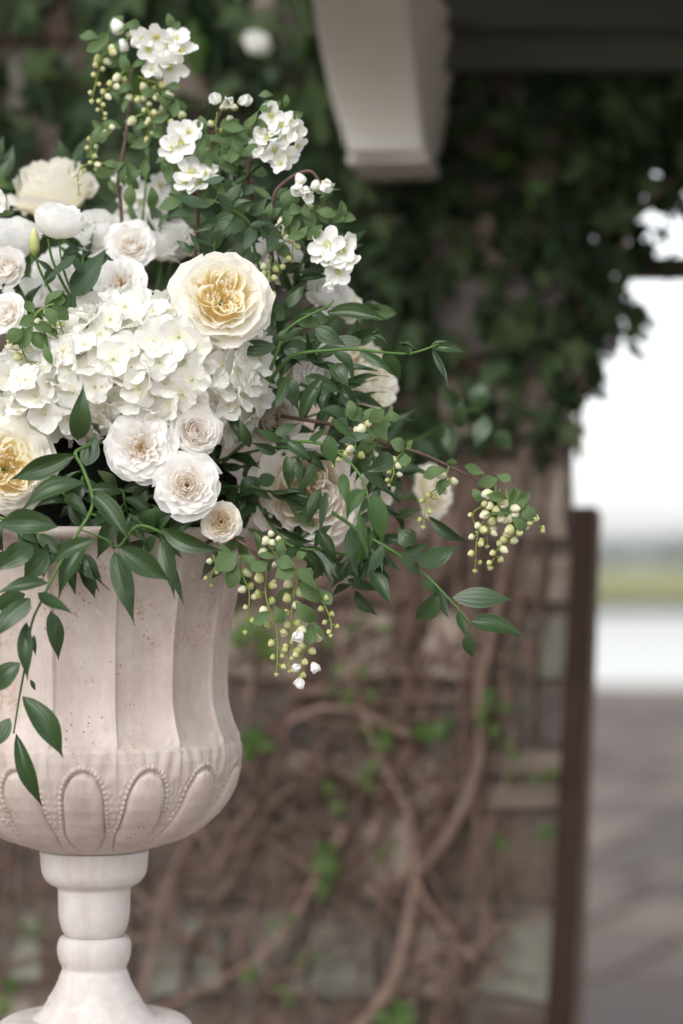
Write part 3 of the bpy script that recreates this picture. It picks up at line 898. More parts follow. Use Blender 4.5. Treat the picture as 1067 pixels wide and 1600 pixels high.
def rose_meshes(seed, kind, mats):
    """list of (name, mesh) in rose space: radius 1, +Z is the way the bloom faces"""
    rs = random.Random(seed)
    out = []
    def ring(n, tr, tz, W, lip, ruf, m, zb=-.62, point=0.0, op=0.0):
        off = rs.uniform(0, 6.28)
        for i in range(n):
            phi = off + 2 * math.pi * (i + rs.uniform(-.18, .18)) / n
            b = MB()
            b.grid(*ring_petal(rs, phi, tr * rs.uniform(.93, 1.06), tz + rs.uniform(-.05, .05), W * rs.uniform(.85, 1.12), lip * rs.uniform(.5, 1.4), ruf * rs.uniform(.6, 1.4), zb, point=point, op=op))
            out.append(('petal', b.mesh('petal', m)))
    m0, m1 = mats
    if kind == 'garden':
        ring(5, .96, -.16, .74, .10, .06, m0, -.62, .06, .95)
        ring(5, .90, -.02, .74, .10, .06, m0, -.58, .08, .80)
        ring(6, .80, .12, .66, .09, .055, m0, -.55, .06, .6)
        ring(6, .71, .20, .62, .07, .055, m0, -.52, .03, .45)
        ring(7, .63, .24, .56, .05, .05, m0, -.48, 0, .3)
        nq = 5
        o = rs.uniform(0, 6.28)
        for q in range(nq):
            ca = o + 2 * math.pi * q / nq + rs.uniform(-.35, .35)
            off = rs.uniform(.20, .31)
            for j in range(6):
                b = MB()
                b.grid(*u_petal(rs, ca + rs.uniform(-.22, .22), off + rs.uniform(-.04, .04), .04 + .052 * j, .030 + .042 * j, -.07, .12 + .022 * j + rs.uniform(-.06, .06), 1.8 + rs.uniform(-.4, .4), .16))
                out.append(('petal', b.mesh('petal', m1)))
        for j in range(12):
            b = MB()
            b.grid(*u_petal(rs, rs.uniform(0, 6.28), rs.uniform(0, .16), rs.uniform(.06, .20), rs.uniform(.03, .11), -.05, .13 + rs.uniform(-.07, .07), rs.uniform(.8, 1.6), .2))
            out.append(('petal', b.mesh('petal', m1)))
    elif kind == 'spray':
        ring(5, 1.0, -.16, .72, .13, .075, m0, -.55, .12, 1.0)
        ring(5, .92, -.04, .70, .13, .08, m0, -.52, .12, .9)
        ring(6, .82, .07, .62, .12, .08, m0, -.50, .10, .75)
        ring(6, .70, .14, .58, .10, .08, m0, -.46, .08, .6)
        ring(7, .58, .18, .50, .08, .08, m0, -.42, .05, .45)
        ring(7, .45, .18, .48, .06, .075, m0, -.36, .04, .3)
        ring(6, .33, .14, .50, .04, .07, m1, -.32, 0, .2)
        for j in range(8):
            b = MB()
            b.grid(*u_petal(rs, rs.uniform(0, 6.28), rs.uniform(0.04, .16), rs.uniform(.05, .12), rs.uniform(.03, .09), -.14, .07 + rs.uniform(-.07, .06), rs.uniform(.8, 1.5), .22))
            out.append(('petal', b.mesh('petal', m1)))
    elif kind == 'coil':
        ring(5, 1.0, -.14, .74, .12, .075, m0, -.55, .12, .95)
        ring(5, .91, -.01, .72, .12, .075, m0, -.52, .10, .8)
        ring(5, .80, .10, .70, .10, .07, m0, -.50, .08, .6)
        ring(6, .67, .17, .62, .08, .07, m0, -.46, .05, .4)
        ring(5, .54, .20, .66, .06, .06, m0, -.42, .02, .25)
        ring(5, .42, .22, .70, .02, .05, m0, -.36, 0, .1)
        ring(4, .31, .22, .85, .01, .045, m1, -.32)
        ring(4, .21, .20, .95, .0, .04, m1, -.30)
        ring(3, .12, .17, 1.2, .0, .03, m1, -.28)
    elif kind == 'rosette':
        ring(5, .98, -.08, .76, .08, .05, m0, -.58, .06, .8)
        ring(5, .90, .08, .74, .08, .05, m0, -.54, .05, .6)
        ring(6, .79, .18, .66, .06, .05, m0, -.50, .03, .4)
        ring(6, .67, .25, .64, .04, .045, m0, -.46, .02, .25)
        ring(6, .55, .28, .62, .02, .04, m0, -.40, 0, .15)
        ring(5, .43, .28, .70, .01, .04, m0, -.36)
        ring(5, .32, .25, .72, .0, .035, m1, -.32)
        ring(4, .22, .21, .85, .0, .035, m1, -.30)
        ring(3, .12, .18, 1.1, .0, .03, m1, -.28)
    elif kind == 'cup':           # half-open bloom, high sides, seen from the side
        ring(5, .98, -.02, .80, .18, .06, m0, -.74, .10, .55)
        ring(5, .84, .30, .78, .12, .035, m0, -.75, .04)
        ring(6, .72, .42, .70, .07, .03, m0, -.72)
        ring(6, .60, .48, .68, .03, .03, m0, -.68)
        ring(6, .48, .50, .70, .0, .025, m0, -.6)
        ring(5, .36, .50, .78, -.01, .025, m1, -.5)
        ring(4, .25, .49, .95, -.01, .02, m1, -.5)
        ring(3, .14, .48, 1.2, 0, .02, m1, -.4)
    elif kind == 'lisianthus':     # soft rounded cup of broad smooth petals
        ring(5, .96, .22, .90, .07, .04, m0, -.72)
        ring(5, .86, .36, .86, .05, .04, m0, -.70)
        ring(5, .72, .44, .86, .03, .04, m0, -.68)
        ring(5, .58, .48, .86, .02, .055, m0, -.6)
        ring(4, .42, .50, .95, .0, .03, m0, -.5)
        ring(3, .26, .50, 1.1, .0, .03, m0, -.5)
    # sepals
    for i in range(5):
        a = 2 * math.pi * i / 5 + .3
        rows = []
        for j in range(5):
            v = j / 4
            r = .10 + .5 * v; z = -.66 - .05 * math.sin(v * 3) - .02
            w = .10 * math.sin(math.pi * (.15 + .85 * (1 - v)) * .9)
            rows.append([((r) * math.cos(a) - s_ * w * math.sin(a), r * math.sin(a) + s_ * w * math.cos(a), z + abs(s_) * .02) for s_ in (-1, 0, 1)])
        b = MB(); b.grid(rows, 3, 5)
        out.append(('sepal', b.mesh('sepal', M['pearl_leaf'])))
    b = MB(); b.tube([(0, 0, -.86), (0, 0, -.78), (0, 0, -.66), (0, 0, -.58)], [.05, .11, .13, .08], 8, res=3)
    out.append(('hip', b.mesh('hip', M['green_stem'])))
    if kind == 'spray':
        b = MB()
        for i in range(14):
            a = rs.uniform(0, 6.28); r = rs.uniform(.02, .11)
            b.tube([(r * .5 * math.cos(a), r * .5 * math.sin(a), -.4), (r * math.cos(a), r * math.sin(a), rs.uniform(-.08, .06))], [.010, .016], 4, res=1)
        out.append(('stamens', b.mesh('stamens', M['stamen'])))
    return out

_proto = {}
def rose(px, py, Y, rad_px, face, kind, mats, label, seed, spin=None, cat='rose', name='rose', group=None, stem=True, stem_m='green_stem', target=None, squash=1.0):
    key = (kind, mats, seed)
    if key not in _proto:
        _proto[key] = rose_meshes(seed, kind, (M[mats[0]], M[mats[1]]))
    rs = random.Random(int(px * 7 + py))
    c = P(px, py, Y)
    s = rad_px * Y / F
    zq = Vector(face).normalized().to_track_quat('Z', 'Y')
    root = empty(name, c, label, cat, group)
    root.rotation_mode = 'QUATERNION'
    from mathutils import Quaternion
    root.rotation_quaternion = zq @ Quaternion((0, 0, 1), rs.uniform(0, 6.28) if spin is None else spin)
    root.scale = (s, s, s * squash)
    for n, me in _proto[key]:
        link(n, me, root)
    if stem:
        mb = root.rotation_quaternion.to_matrix()
        Mx = Matrix.Translation(c) @ mb.to_4x4() @ Matrix.Diagonal((s, s, s * squash, 1))
        p0 = Mx @ Vector((0, 0, -.8)); p1 = Mx @ Vector((0, 0, -1.5))
        tgt = target or (URN_TOP + Vector((rs.uniform(-.06, .06), rs.uniform(-.05, .05), 0)))
        inv = Mx.inverted()
        b = MB()
        mid = p1.lerp(tgt, .5) + Vector((0, 0, .01))
        b.tube([inv @ p for p in (p0, p1, mid, tgt)], [.0024 / s, .0028 / s, .003 / s], 6, res=4)
        link('stem', b.mesh('stem', M[stem_m]), root)
    return root

YC = ('yellow_rose', 'yellow_core'); BL = ('blush_rose', 'blush_rose'); CR = ('cream_rose', 'cream_rose'); WH = ('white_rose', 'white_rose'); IV = ('ivory_rose', 'ivory_rose')
rose(349, 462, 2.585, 76, (.16, -1, .18), 'garden', YC, 'large cream garden rose with a ruffled yellow heart above the hydrangea', 1)
rose(14, 727, 2.575, 76, (.30, -1, .12), 'garden', YC, 'yellow hearted garden rose cut by the photo edge, behind dark pointed leaves', 2)
rose(219, 697, 2.565, 54, (-.02, -1, .06), 'spray', BL, 'open blush white rose with tawny heart, largest of the three under the hydrangea', 3)
rose(309, 673, 2.575, 40, (.28, -1, .10), 'rosette', BL, 'small tight white rose tucked against the hydrangea, topmost of the trio', 4)
rose(293, 757, 2.56, 50, (.08, -1, .04), 'coil', BL, 'blush white rose with coiled heart, lowest of the trio under the hydrangea', 5)
rose(346, 815, 2.58, 32, (.06, -1, .02), 'rosette', IV, 'smallest ivory rose with a brownish eye, just over the urn rim', 6)
rose(80, 292, 2.93, 66, (-.15, -.55, .85), 'cup', CR, 'creamy yellow rose seen from the side at the back, below the blossom twigs', 7)
rose(91, 343, 2.64, 41, (.10, -.40, .95), 'lisianthus', WH, 'pure white lisianthus bloom on an upright stem above its grey-green leaves', 8, cat='lisianthus', name='lisianthus', stem=False)
rose(18, 372, 2.78, 46, (-.1, -.55, .85), 'lisianthus', WH, 'white ruffled bloom at the photo edge beside the lisianthus bud', 9, cat='lisianthus', name='lisianthus')
rose(150, 360, 2.80, 40, (-.1, -.75, .65), 'cup', WH, 'soft white rose directly behind the lisianthus bloom', 10)
rose(206, 380, 2.76, 38, (.10, -1, .30), 'coil', BL, 'blush centred rose facing out, between the white ones behind the lisianthus leaves', 11)
rose(187, 438, 2.70, 40, (-.05, -1, .38), 'spray', BL, 'white rose with peach heart nestled right above the hydrangea', 22)
rose(262, 372, 2.84, 50, (.22, -.45, .88), 'cup', BL, 'pale rose seen from the side with drooping outer petals, left of the narrow leaves', 13)
rose(8, 415, 2.70, 34, (-.12, -1, .25), 'rosette', BL, 'blush rose cut by the photo edge, beside the lisianthus leaf', 4)
rose(10, 489, 2.66, 31, (-.25, -1, .2), 'coil', BL, 'small blush rose cut by the photo edge, above the hanging pearl buds', 12)
rose(45, 470, 2.80, 44, (.0, -.8, .5), 'cup', WH, 'white rose half hidden behind the lisianthus stems', 10)
rose(100, 420, 2.86, 46, (.0, -.8, .6), 'cup', WH, 'white rose deep behind the lisianthus stem, mostly hidden', 10)
rose(275, 478, 2.76, 36, (.0, -.9, .5), 'spray', WH, 'white bloom peeping out between hydrangea and yellow hearted rose', 14)
rose(220, 345, 2.92, 44, (.1, -.5, .8), 'cup', BL, 'pale rose at the back below the twig blossoms', 13)
rose(578, 595, 2.85, 72, (.85, -.50, .10), 'garden', CR, 'cream rose turned away, right of the leafy vines, petals ruffled in layers', 15)
rose(482, 772, 2.70, 90, (.15, -.9, -.05), 'garden', IV, 'big shaded ivory rose behind the drooping dark vines by the urn rim', 16)
rose(575, 755, 2.80, 46, (.5, -.8, .05), 'cup', CR, 'cream rose mostly covered by trailing leaves beside the big shaded one', 17)
rose(680, 764, 3.05, 44, (.80, -.55, .2), 'garden', CR, 'blurred cream rose far behind the arching twig with pearl buds', 18)
rose(545, 478, 2.86, 28, (.5, -.6, .3), 'rosette', CR, 'small cream rose behind the blossom twig, above the tip of a long leaf', 4)
rose(438, 405, 2.78, 40, (.3, -.8, .3), 'cup', WH, 'white rose behind the pearl buds next to the large yellow hearted rose', 10)
rose(515, 455, 2.80, 32, (.2, -.7, .5), 'cup', WH, 'white bloom just below the dense twig blossoms at the right', 17)
rose(505, 585, 2.80, 44, (.3, -.9, .1), 'cup', WH, 'white rose buried among the dark vine leaves right of the hydrangea', 10)
rose(430, 655, 2.72, 40, (.3, -.9, .0), 'cup', IV, 'ivory rose buried in shade right of the hydrangea', 17)
rose(28, 868, 2.63, 62, (-.1, -.75, -.5), 'cup', CR, 'cream rose hanging over the urn rim under the dark leaves at the photo edge', 18)
rose(402, 66, 4.10, 21, (.3, -.8, .5), 'cup', WH, 'lone blurred white bloom among the ivy at the top of the wall', 4, target=onwall(392, 90, .02))

# ================================================================ HYDRANGEA
HR = random.Random(8)
def floret_mesh(k):
    rs = random.Random(500 + k)
    b = MB()
    for i in range(4):
        a0 = math.pi / 2 * i + rs.uniform(-.14, .14)
        Ln, Wd = rs.uniform(.92, 1.08), rs.uniform(.56, .66)
        cup = rs.uniform(-.12, .42); tw = rs.uniform(-.4, .4); ph = rs.uniform(0, 6)
        rows = []
        for j in range(7):
            v = j / 6
            row = []
            for i2 in range(8):
                u = -1 + 2 * i2 / 7
                w = Wd * (math.sin(math.pi * min(1, .10 + v * .62)) ** .75)
                ve = v * (1 - .30 * abs(u) ** 2.4)
                x = .04 + Ln * ve
                yv = w * u
                zv = cup * ve * ve + .10 * u * u * v + tw * u * v * .35 + .085 * v * math.sin(u * 5.5 + ph) * v + .03 * v ** 3 * math.sin(u * 13 + ph * 2) + .012 * i
                row.append((x * math.cos(a0) - yv * math.sin(a0), x * math.sin(a0) + yv * math.cos(a0), zv))
            rows.append(row)
        b.grid(rows, 8, 7)
    # the tiny eye
    rows = [[(.085 * math.sin(p) * math.cos(a), .085 * math.sin(p) * math.sin(a), .06 + .085 * math.cos(p)) for a in np.linspace(0, 6.2832, 7)[:-1]] for p in (.2, .9, 1.7)]
    b.grid(rows, 6, 3, mat=1, closed=True)
    return b.mesh('floret', [M['hydrangea'], M['bud']])
florets = [floret_mesh(k) for k in range(9)]
hyd = empty('hydrangea', P(215, 610, 2.70), 'big white hydrangea head of many four petalled florets, centre of the bouquet', 'hydrangea')
def lump(cpx, cpy, cY, ax, ay, az, n, size, test=None):
    c = P(cpx, cpy, cY)
    ga = math.pi * (3 - 5 ** .5)
    for k in range(n):
        zc = 1 - 2 * (k + .5) / n
        rr = math.sqrt(1 - zc * zc)
        d = Vector((rr * math.cos(k * ga), rr * math.sin(k * ga), zc))
        if d.y > .35 or d.z < -.72: continue
        p = c + Vector((d.x * ax, d.y * ay, d.z * az)) * HR.uniform(.93, 1.06)
        nrm = Vector((d.x / ax, d.y / ay, d.z / az)).normalized() + Vector((HR.gauss(0, .50), HR.gauss(0, .30), HR.gauss(0, .50)))
        if test and not test(p): continue
        t = nrm.orthogonal()
        t.rotate(Matrix.Rotation(HR.uniform(0, 6.28), 3, nrm.normalized()))
        s = size * HR.uniform(.82, 1.15)
        put(hyd, HR.choice(florets), p, t, nrm, s, s, 'floret')
hp = S * .97
lump(232, 592, 2.685, 188 * hp, .125, 122 * hp, 440, .0195)
lump(232, 592, 2.69, 158 * hp, .105, 96 * hp, 110, .021)
lump(80, 628, 2.675, 104 * hp, .09, 80 * hp, 140, .0185)
b = MB()
rows = [[(AX + .055 + .085 * math.sin(p) * math.cos(a), 2.70 + .07 * math.sin(p) * math.sin(a), zz(590) + .05 * math.cos(p)) for a in np.linspace(0, 6.2832, 13)[:-1]] for p in np.linspace(.05, 3.09, 7)]
b.grid(rows, 12, 7, closed=True)
b.tube([P(215, 640, 2.71), P(200, 740, 2.73), URN_TOP], [.006, .005], 6)
b.build('flower_stalks', M['pale_stem'], hyd, rel=True)

# ================================================================ LEAVES AND TWIGS
def blade_mesh(k, m, widest=.42, bend=.12, fold=.22, twist=0.0, tipp=1.0, nu=5, nv=11, wavy=0.0, serr=0):
    rs = random.Random(900 + k)
    rows = []
    ph = rs.uniform(0, 6)
    for j in range(nv):
        v = j / (nv - 1)
        # outline: ovate with a drawn-out point
        a = v ** (math.log(.5) / math.log(widest))
        w = math.sin(math.pi * a) ** (.85 if tipp < 1 else .80 + .75 * v)
        w *= .5
        if j == 0: w = .015
        if j == nv - 1: w = .004
        row = []
        for i in range(nu):
            u = -1 + 2 * i / (nu - 1)
            y_ = w * u
            z_ = bend * math.sin(math.pi * v) + fold * abs(y_) * .35 + wavy * math.sin(v * 9 + ph + u) * abs(u) * .03
            yt = y_ * math.cos(twist * v); z_ += y_ * math.sin(twist * v) * .35
            row.append((v, yt, z_))
        rows.append(row)
    b = MB(); b.grid(rows, nu, nv)
    return b.mesh('leaf', m)
def blades(m, n, **kw):
    rs = random.Random(hash(m) % 1000 if False else len(m) * 7)
    return [blade_mesh(i + len(m) * 10, M[m], bend=rs.uniform(*kw.get('bend', (-.14, .24))), fold=rs.uniform(-.35, .9), twist=rs.uniform(-1.3, 1.3), widest=rs.uniform(*kw.get('widest', (.36, .45))), wavy=rs.uniform(0, 1), tipp=kw.get('tipp', 1.0)) for i in range(n)]
B_smilax = blades('smilax', 8)
B_light = blades('smilax_light', 6)
B_blue = blades('blue_leaf', 5, widest=(.34, .42))
B_narrow = blades('smilax', 5, bend=(-.05, .2))
B_pearl = blades('pearl_leaf', 7, widest=(.54, .62), tipp=.9)

LR = random.Random(55)
def leafp(root, b0, t0, w_px, Y, meshes=None, dY=0.0, nz=.35, nx=None, name='leaf'):
    """a leaf between two photograph points, w_px broad; dY tips its point towards (-) or away (+)"""
    p0, p1 = P(b0[0], b0[1], Y), P(t0[0], t0[1], Y + dY)
    X = p1 - p0
    L_ = X.length
    nrm = Vector((LR.gauss(0, .35) if nx is None else nx, -1, nz + LR.gauss(0, .25)))
    return put(root, LR.choice(meshes or B_smilax), p0, X, nrm, L_, w_px * Y / F * 1.04, name, T=L_)

def vine(name, label, stem_pts, leaves, cat='foliage', group=None, meshes=None, Y=2.6, r=.0016, stem_m='green_stem', auto=None, rootpt=None):
    pts = [P(*p) if len(p) == 3 else P(p[0], p[1], Y) for p in stem_pts]
    root = empty(name, rootpt or pts[0], label, cat, group)
    b = MB()
    b.tube([p - root.location for p in ([rootpt] if rootpt else []) + pts], [r * 1.3, r, r * .6], 6, res=4)
    b.build('stem', M[stem_m], root)
    for lf in leaves:
        b0, t0, w = lf[0], lf[1], lf[2]
        Yl = lf[3] if len(lf) > 3 and lf[3] else Y
        ms = lf[4] if len(lf) > 4 else meshes
        leafp(root, b0, t0, w, Yl, ms, LR.uniform(-.02, .02))
    if auto:
        n, L0, L1, wr, dirx, diry, ms = auto
        sp = smooth_path(pts, 8)
        for k in range(n):
            q = sp[min(len(sp) - 1, int((k + .7) / n * len(sp)))]
            side = 1 if k % 2 else -1
            d = Vector((dirx + side * .55 + LR.gauss(0, .3), LR.gauss(-.1, .4), -diry + LR.gauss(0, .35))).normalized()
            L_ = LR.uniform(L0, L1) * Y / F
            nrm = Vector((LR.gauss(0, .5), -1, LR.gauss(.5, .4)))
            put(root, LR.choice(ms or B_smilax), q, d, nrm, L_, L_ * wr * LR.uniform(.85, 1.15), T=L_)
    return root

G = 'trailing dark green vines in the bouquet'
vine('trailing_vine', 'long vine of dark pointed leaves spilling down the front of the urn',
     [(165, 690, 2.60), (120, 705, 2.54), (129, 729, 2.53), (144, 770, 2.525), (142, 800, 2.515), (112, 848, 2.505), (86, 897, 2.50), (65, 940, 2.50), (50, 975, 2.50), (40, 1040, 2.50), (30, 1095, 2.51), (22, 1146, 2.52)],
     [((122, 688), (131, 597), 33, 2.545), ((135, 728), (150, 674), 34, 2.56), ((118, 711), (17, 749), 34, 2.53), ((133, 755), (34, 799), 34, 2.525), ((90, 823), (-12, 822), 37, 2.51),
      ((139, 768), (205, 847), 31, 2.53), ((190, 790), (152, 874), 26, 2.55), ((52, 852), (-10, 896), 36, 2.49), ((73, 857), (36, 908), 38, 2.53, B_smilax), ((77, 911), (-8, 929), 25, 2.48), ((60, 927), (124, 964), 28, 2.49),
      ((142, 838), (92, 935), 29, 2.52), ((152, 843), (80, 882), 25, 2.45), ((80, 955), (92, 1032), 27, 2.52), ((42, 972), (44, 1064), 24, 2.49), ((32, 1036), (-8, 1086), 34, 2.49), ((36, 1088), (100, 1186), 38, 2.49),
      ((16, 1122), (-10, 1172), 26, 2.49), ((26, 1146), (67, 1261), 27, 2.50), ((48, 935), (-14, 1000), 40, 2.47), ((40, 928), (-20, 952), 30, 2.50), ((54, 992), (57, 1027), 8, 2.51), ((48, 1062), (56, 1080), 8, 2.5), ((20, 880), (-15, 860), 24, 2.52)],
     group=G, Y=2.51)
vine('trailing_vine', 'short leafy vine drooping over the middle of the urn rim beneath the roses',
     [(300, 862, 2.62), (256, 834, 2.555), (215, 822, 2.55), (185, 855, 2.54), (165, 842, 2.53), (128, 828, 2.53)],
     [((180, 862), (211, 977), 34, 2.53), ((185, 856), (268, 909), 38, 2.50), ((253, 826), (350, 861), 30, 2.54), ((254, 840), (274, 938), 27, 2.545), ((244, 836), (228, 870), 18, 2.56), ((262, 868), (290, 950), 14, 2.56), ((192, 868), (206, 800), 20, 2.56),
      ((176, 812), (202, 900), 22, 2.57), ((222, 826), (248, 790), 30, 2.58), ((240, 828), (275, 800), 34, 2.59), ((232, 765), (208, 800), 26, 2.60), ((160, 760), (186, 790), 22, 2.6)],
     group=G, Y=2.54)
vine('trailing_vine', 'thin tendril reaching out past the turned cream rose, small curled leaves at its tip',
     [(420, 600, 2.66), (456, 557, 2.64), (520, 547, 2.62), (557, 546, 2.62), (602, 551, 2.615), (640, 552, 2.61), (674, 542, 2.61), (690, 534, 2.61)],
     [((560, 547), (621, 590), 20), ((600, 549), (626, 594), 28), ((642, 553), (621, 534), 22), ((672, 541), (734, 551), 15), ((674, 541), (703, 618), 15), ((580, 525), (609, 550), 15), ((523, 549), (551, 599), 24), ((624, 540), (652, 547), 10), ((672, 543), (700, 531), 12)],
     group=G, Y=2.615)
vine('trailing_vine', 'low vine sweeping out beyond the urn, ending in two large pointed leaves against the stones',
     [(520, 800, 2.68), (560, 830, 2.65), (605, 856, 2.63), (655, 890, 2.615), (702, 937, 2.60), (733, 972, 2.60)],
     [((716, 957), (728, 1000), 16), ((731, 985), (737, 1027), 21), ((734, 972), (827, 999), 37), ((706, 934), (801, 937), 33), ((683, 928), (646, 969), 34), ((680, 916), (706, 976), 20), ((660, 905), (684, 930), 18), ((653, 884), (718, 851), 36),
      ((630, 862), (674, 846), 18), ((645, 852), (620, 826), 30), ((627, 866), (656, 902), 22), ((617, 806), (662, 797), 16, 2.66), ((668, 806), (732, 848), 20, 2.68), ((580, 895), (614, 954), 27), ((548, 823), (551, 892), 27), ((598, 852), (572, 900), 18)],
     group=G, Y=2.605)
vine('trailing_vine', 'crowded vine of dark leaves between the yellow hearted rose and the turned cream rose',
     [(400, 640, 2.68), (430, 560, 2.63), (446, 520, 2.62), (470, 500, 2.62), (510, 480, 2.63), (522, 470, 2.64)],
     [((513, 490), (603, 499), 27), ((493, 513), (541, 541), 28), ((432, 542), (360, 549), 28), ((432, 506), (398, 496), 27), ((500, 506), (445, 494), 20), ((433, 526), (487, 509), 19), ((445, 500), (410, 460), 26), ((432, 636), (458, 573), 18), ((470, 657), (514, 580), 22), ((477, 589), (541, 615), 24),
      ((519, 570), (546, 607), 26), ((437, 590), (467, 642), 34, 2.66), ((428, 592), (412, 650), 32, 2.67), ((382, 692), (351, 642), 17), ((391, 699), (372, 649), 16), ((432, 708), (390, 690), 18), ((442, 545), (500, 560), 34, 2.68), ((466, 530), (420, 580), 28, 2.69), ((500, 590), (470, 640), 24, 2.68), ((530, 600), (560, 650), 24, 2.68), ((505, 640), (525, 600), 20, 2.66), ((420, 560), (380, 600), 24, 2.7), ((455, 700), (420, 665), 24, 2.7),
      ((390, 575), (420, 555), 22, 2.7), ((560, 530), (500, 545), 24, 2.7), ((450, 480), (480, 440), 18, 2.7), ((470, 490), (520, 500), 20, 2.68)],
     group=G, Y=2.62)
vine('trailing_vine', 'drooping curtain of narrow dark leaves in front of the big shaded ivory rose',
     [(400, 670, 2.66), (440, 690, 2.62), (480, 690, 2.60), (520, 700, 2.59), (560, 740, 2.57), (575, 780, 2.56), (580, 830, 2.56)],
     [((450, 712), (452, 768), 20), ((466, 714), (467, 758), 14), ((491, 724), (467, 770), 28), ((500, 764), (480, 821), 20), ((511, 770), (499, 833), 12), ((514, 680), (524, 731), 26, 2.52, B_light), ((613, 712), (569, 739), 30, 2.56), ((563, 724), (616, 776), 24), ((584, 772), (598, 852), 32, 2.50, B_light), ((570, 765), (540, 815), 26, 2.47, B_light),
      ((560, 800), (575, 880), 18, 2.46, B_light), ((580, 830), (555, 890), 16, 2.47, B_light), ((535, 740), (545, 800), 18, 2.54, B_light), ((520, 720), (500, 690), 20), ((440, 690), (400, 672), 18), ((430, 680), (470, 660), 20), ((482, 690), (520, 660), 20), ((450, 690), (490, 722), 22), ((540, 650), (500, 640), 22), ((530, 690), (580, 680), 22, 2.57), ((520, 655), (560, 690), 24, 2.54, B_light), ((410, 750), (372, 780), 30, 2.68), ((400, 800), (360, 770), 32, 2.7),
      ((430, 745), (398, 755), 24, 2.66), ((520, 820), (490, 870), 22, 2.66), ((560, 850), (540, 910), 22, 2.64), ((500, 830), (530, 880), 22, 2.66)],
     group=G, Y=2.60)
vine('leafy_sprig', 'sprig of narrow grey-green leaves fanning out under the upper blossom twigs',
     [(420, 460, 2.76), (400, 400, 2.72), (392, 350, 2.70), (360, 325, 2.69), (330, 312, 2.69)],
     [((330, 322), (262, 303), 18), ((352, 278), (311, 286), 13), ((352, 279), (368, 314), 14), ((366, 335), (324, 354), 22), ((363, 325), (401, 314), 16), ((391, 335), (422, 303), 18), ((402, 341), (446, 377), 19), ((354, 363), (412, 380), 19), ((302, 396), (275, 375), 12), ((298, 364), (313, 397), 10), ((340, 348), (300, 366), 14), ((380, 345), (352, 372), 20), ((400, 350), (380, 395), 20),
      ((392, 352), (430, 350), 16), ((362, 330), (340, 300), 16), ((420, 390), (445, 340), 18), ((410, 400), (370, 410), 20, 2.74), ((360, 345), (330, 380), 20), ((352, 318), (380, 285), 16), ((300, 330), (260, 340), 16), ((378, 308), (362, 280), 14)],
     group=None, Y=2.69, meshes=B_blue + B_narrow)
vine('leafy_sprig', 'blurred leafy sprig behind the bouquet, hanging in front of the ivy wall',
     [(560, 700, 2.95), (640, 690, 3.1), (700, 660, 3.2), (745, 640, 3.25), (780, 690, 3.28)],
     [((745, 640), (752, 590), 34, 3.25), ((720, 670), (722, 622), 24, 3.2), ((770, 680), (800, 700), 34, 3.25), ((690, 665), (670, 690), 26, 3.15), ((760, 650), (742, 700), 28, 3.25), ((650, 690), (690, 720), 30, 3.1), ((640, 700), (620, 745), 30, 3.1), ((700, 665), (705, 720), 26, 3.2), ((600, 690), (640, 650), 30, 3.0), ((640, 740), (690, 790), 30, 3.1), ((620, 740), (600, 800), 30, 3.1), ((710, 640), (680, 600), 26, 3.2)],
     group=None, Y=3.2, r=.0012)


vine('trailing_vine', 'bushy hanging vine with small narrow leaves under the turned cream rose',
     [(470, 600, 2.70), (520, 620, 2.68), (560, 660, 2.67), (585, 720, 2.66), (590, 780, 2.66), (575, 850, 2.66)], [], group=G, Y=2.67, auto=(34, 44, 72, .27, .1, .75, B_narrow))
vine('trailing_vine', 'leafy vine arching between the hydrangea and the cream roses behind it',
     [(400, 560, 2.72), (450, 540, 2.70), (500, 560, 2.69), (540, 600, 2.69), (560, 640, 2.70)], [], group=G, Y=2.69, auto=(30, 46, 74, .29, .35, .25, B_narrow + B_smilax))
vine('trailing_vine', 'dark vine low against the urn rim, hanging below the shaded ivory rose',
     [(400, 780, 2.70), (450, 850, 2.67), (510, 860, 2.67), (560, 870, 2.68), (590, 860, 2.68)], [], group=G, Y=2.68, auto=(24, 44, 70, .28, .15, .8, B_narrow + B_smilax))
vine('leafy_sprig', 'grey-green leafy sprig rising between the yellow hearted rose and the drooping pale rose',
     [(340, 470, 2.80), (335, 400, 2.76), (345, 340, 2.75), (375, 290, 2.74)], [], Y=2.75, auto=(26, 44, 74, .27, .15, -.4, B_blue + B_narrow))
vine('leafy_sprig', 'narrow leaved sprig between the yellow hearted rose and the hanging blossom',
     [(440, 560, 2.78), (450, 470, 2.76), (470, 420, 2.75), (490, 350, 2.75)], [], Y=2.75, auto=(26, 42, 70, .26, .3, -.3, B_narrow + B_smilax))


vine('trailing_vine', 'leafy vine lying along the urn rim at the photo edge, behind the long hanging one',
     [(-40, 800, 2.58), (20, 815, 2.57), (70, 840, 2.565), (110, 855, 2.56), (130, 880, 2.56)], [((100, 850), (118, 930), 26), ((118, 862), (160, 905), 24)], group=G, Y=2.565, auto=(22, 52, 82, .34, .25, .7, B_smilax))
vine('trailing_vine', 'leafy vine lying along the urn rim under the trio of blush white roses',
     [(130, 800, 2.60), (190, 815, 2.585), (235, 820, 2.59), (270, 838, 2.59)], [], group=G, Y=2.58, auto=(13, 46, 72, .32, .1, .55, B_smilax))

